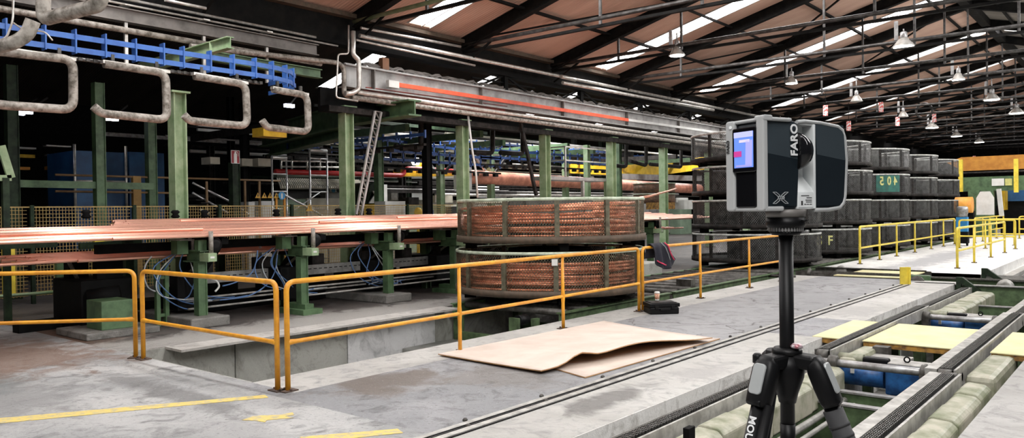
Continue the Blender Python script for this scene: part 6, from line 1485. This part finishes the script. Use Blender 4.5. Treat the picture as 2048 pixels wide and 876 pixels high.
t = thing('white_guard_panel', 'tall white panel with chamfered top between the portal legs', 'panel', (-6, 49, 0))
c = (-7.31,49.00,1.83); z1, z0 = (-7.31,49.00,2.43)[2], (-7.31,49.00,1.16)[2]; w = .42
g = MB(); g.prism([(-w, z0), (w, z0), (w, z1-.35), (w*.55, z1), (-w*.55, z1), (-w, z1-.35)], lambda u, v, d: (c[0]+u, 49+d, v), 0, .06); g.build('panel', M_paper, t)
g = MB(); g.box((c[0]-.3, 49, 0), (c[0]+.3, 49.1, z0)); g.build('stand', M_green, t)
for i, (a, b, m, lab) in enumerate((((-8.35,48.00,2.04), (-7.74,48.00,1.39), M_orange, 'ochre tank left of the green portal'), ((-6.72,52.00,2.53), (-5.87,52.00,1.89), M_blued, 'dark blue machine body behind the portal at right'), ((-6.90,51.00,2.47), (-6.65,51.00,1.40), M_yelc, 'yellow machine cover beside the blue machine'))):
    g = MB(); zz = (a[2]+b[2])/2; r = abs(a[2]-b[2])/2+.1
    if i == 0: g.tube([(a[0]-.2, 48, zz), (b[0], 48, zz)], r, 16)
    else: g.box((a[0], a[1], b[2]), (b[0]+(2 if i == 1 else 0), a[1]+1, a[2]))
    t = thing('machine_unit', lab, 'machine', (a[0], a[1], 0)); g.build('body', m, t); g = MB(); g.box((a[0], a[1]+.2, 0), (b[0], a[1]+.8, min(a[2], b[2]))); g.build('stand', M_black, t)
g = MB(); p0, p1 = (-6.40,47.00,2.52), (-6.28,47.00,1.12); g.bar((p0[0], 47, p0[2]), (p1[0], 47, p1[2]), .2, .2); tag(g.build('pale_post', M_paper), 'pale leaning post in front of the blue machine', 'post')
for i, p in enumerate(((-8.57,50.00,3.35), (-5.95,50.00,3.25))): g = MB(); g.bar((p[0], 49.6, p[2]-.9), (p[0], 49.6, p[2]+.9), .22, .2); tag(g.build('yellow_post', M_yel2), 'yellow post standing up at the %s of the green portal' % ('left' if i == 0 else 'right'), 'post')
for i in range(5):
    g = MB(); z = .5+.32*i; g.bar((-3.6, 51, z), (4, 51, z), .1, .12); tag(g.build('roller_bar', M_railst if i % 2 else M_signb), 'pale horizontal bar of the far machine, number %s from the floor' % ['one', 'two', 'three', 'four', 'five'][i], 'bar')
rn = random.Random(5)
for i in range(24):
    x = rn.uniform(-10, 3); y = rn.uniform(58, 80); g = MB(); h = rn.uniform(.8, 3.5); g.box((x, y, 0), (x+rn.uniform(.6, 2.5), y+.8, h)); tag(g.build('distant_machine', rn.choice([M_darkst, M_black, M_greend, M_beam, M_paper, M_blued]), bevel=.02), 'distant machine box at the far end of the hall', 'machine', 'distant machines at the far end')

# ------------------------------------------------------------------ light
w = bpy.data.worlds.new('world'); S.world = w; w.use_nodes = True
bg = w.node_tree.nodes['Background']; bg.inputs['Color'].default_value = (.86, .92, 1, 1); bg.inputs['Strength'].default_value = .05
def area(loc, rot, sx, sy, e, col=(1, 1, 1)):
    l = bpy.data.lights.new('skylight_and_fill_light', 'AREA'); l.shape = 'RECTANGLE'; l.size = sx; l.size_y = sy; l.energy = e; l.color = col
    o = bpy.data.objects.new('skylight_and_fill_light', l); COL.objects.link(o); o.location = loc; o.rotation_euler = rot; return o
for y in SK[:7]:
    area((-10.3, y, 7.9), (0, -.26, 0), 8.5, .8, 230, (1, .98, .96))
    area((-.5, y, 7.9), (0, 1.0, 0), 8.5, .8, 560, (1, .98, .96))
for y in (23, 32, 44): area((-20.5, y, 6.7), (0, -.2, 0), 6, .8, 700)  # added fill lights for the left bay, with no skylight above them
S.view_settings.view_transform = 'Standard'; S.view_settings.look = 'None'; S.view_settings.exposure = .52; S.view_settings.gamma = 1
S.view_settings.use_curve_mapping = False
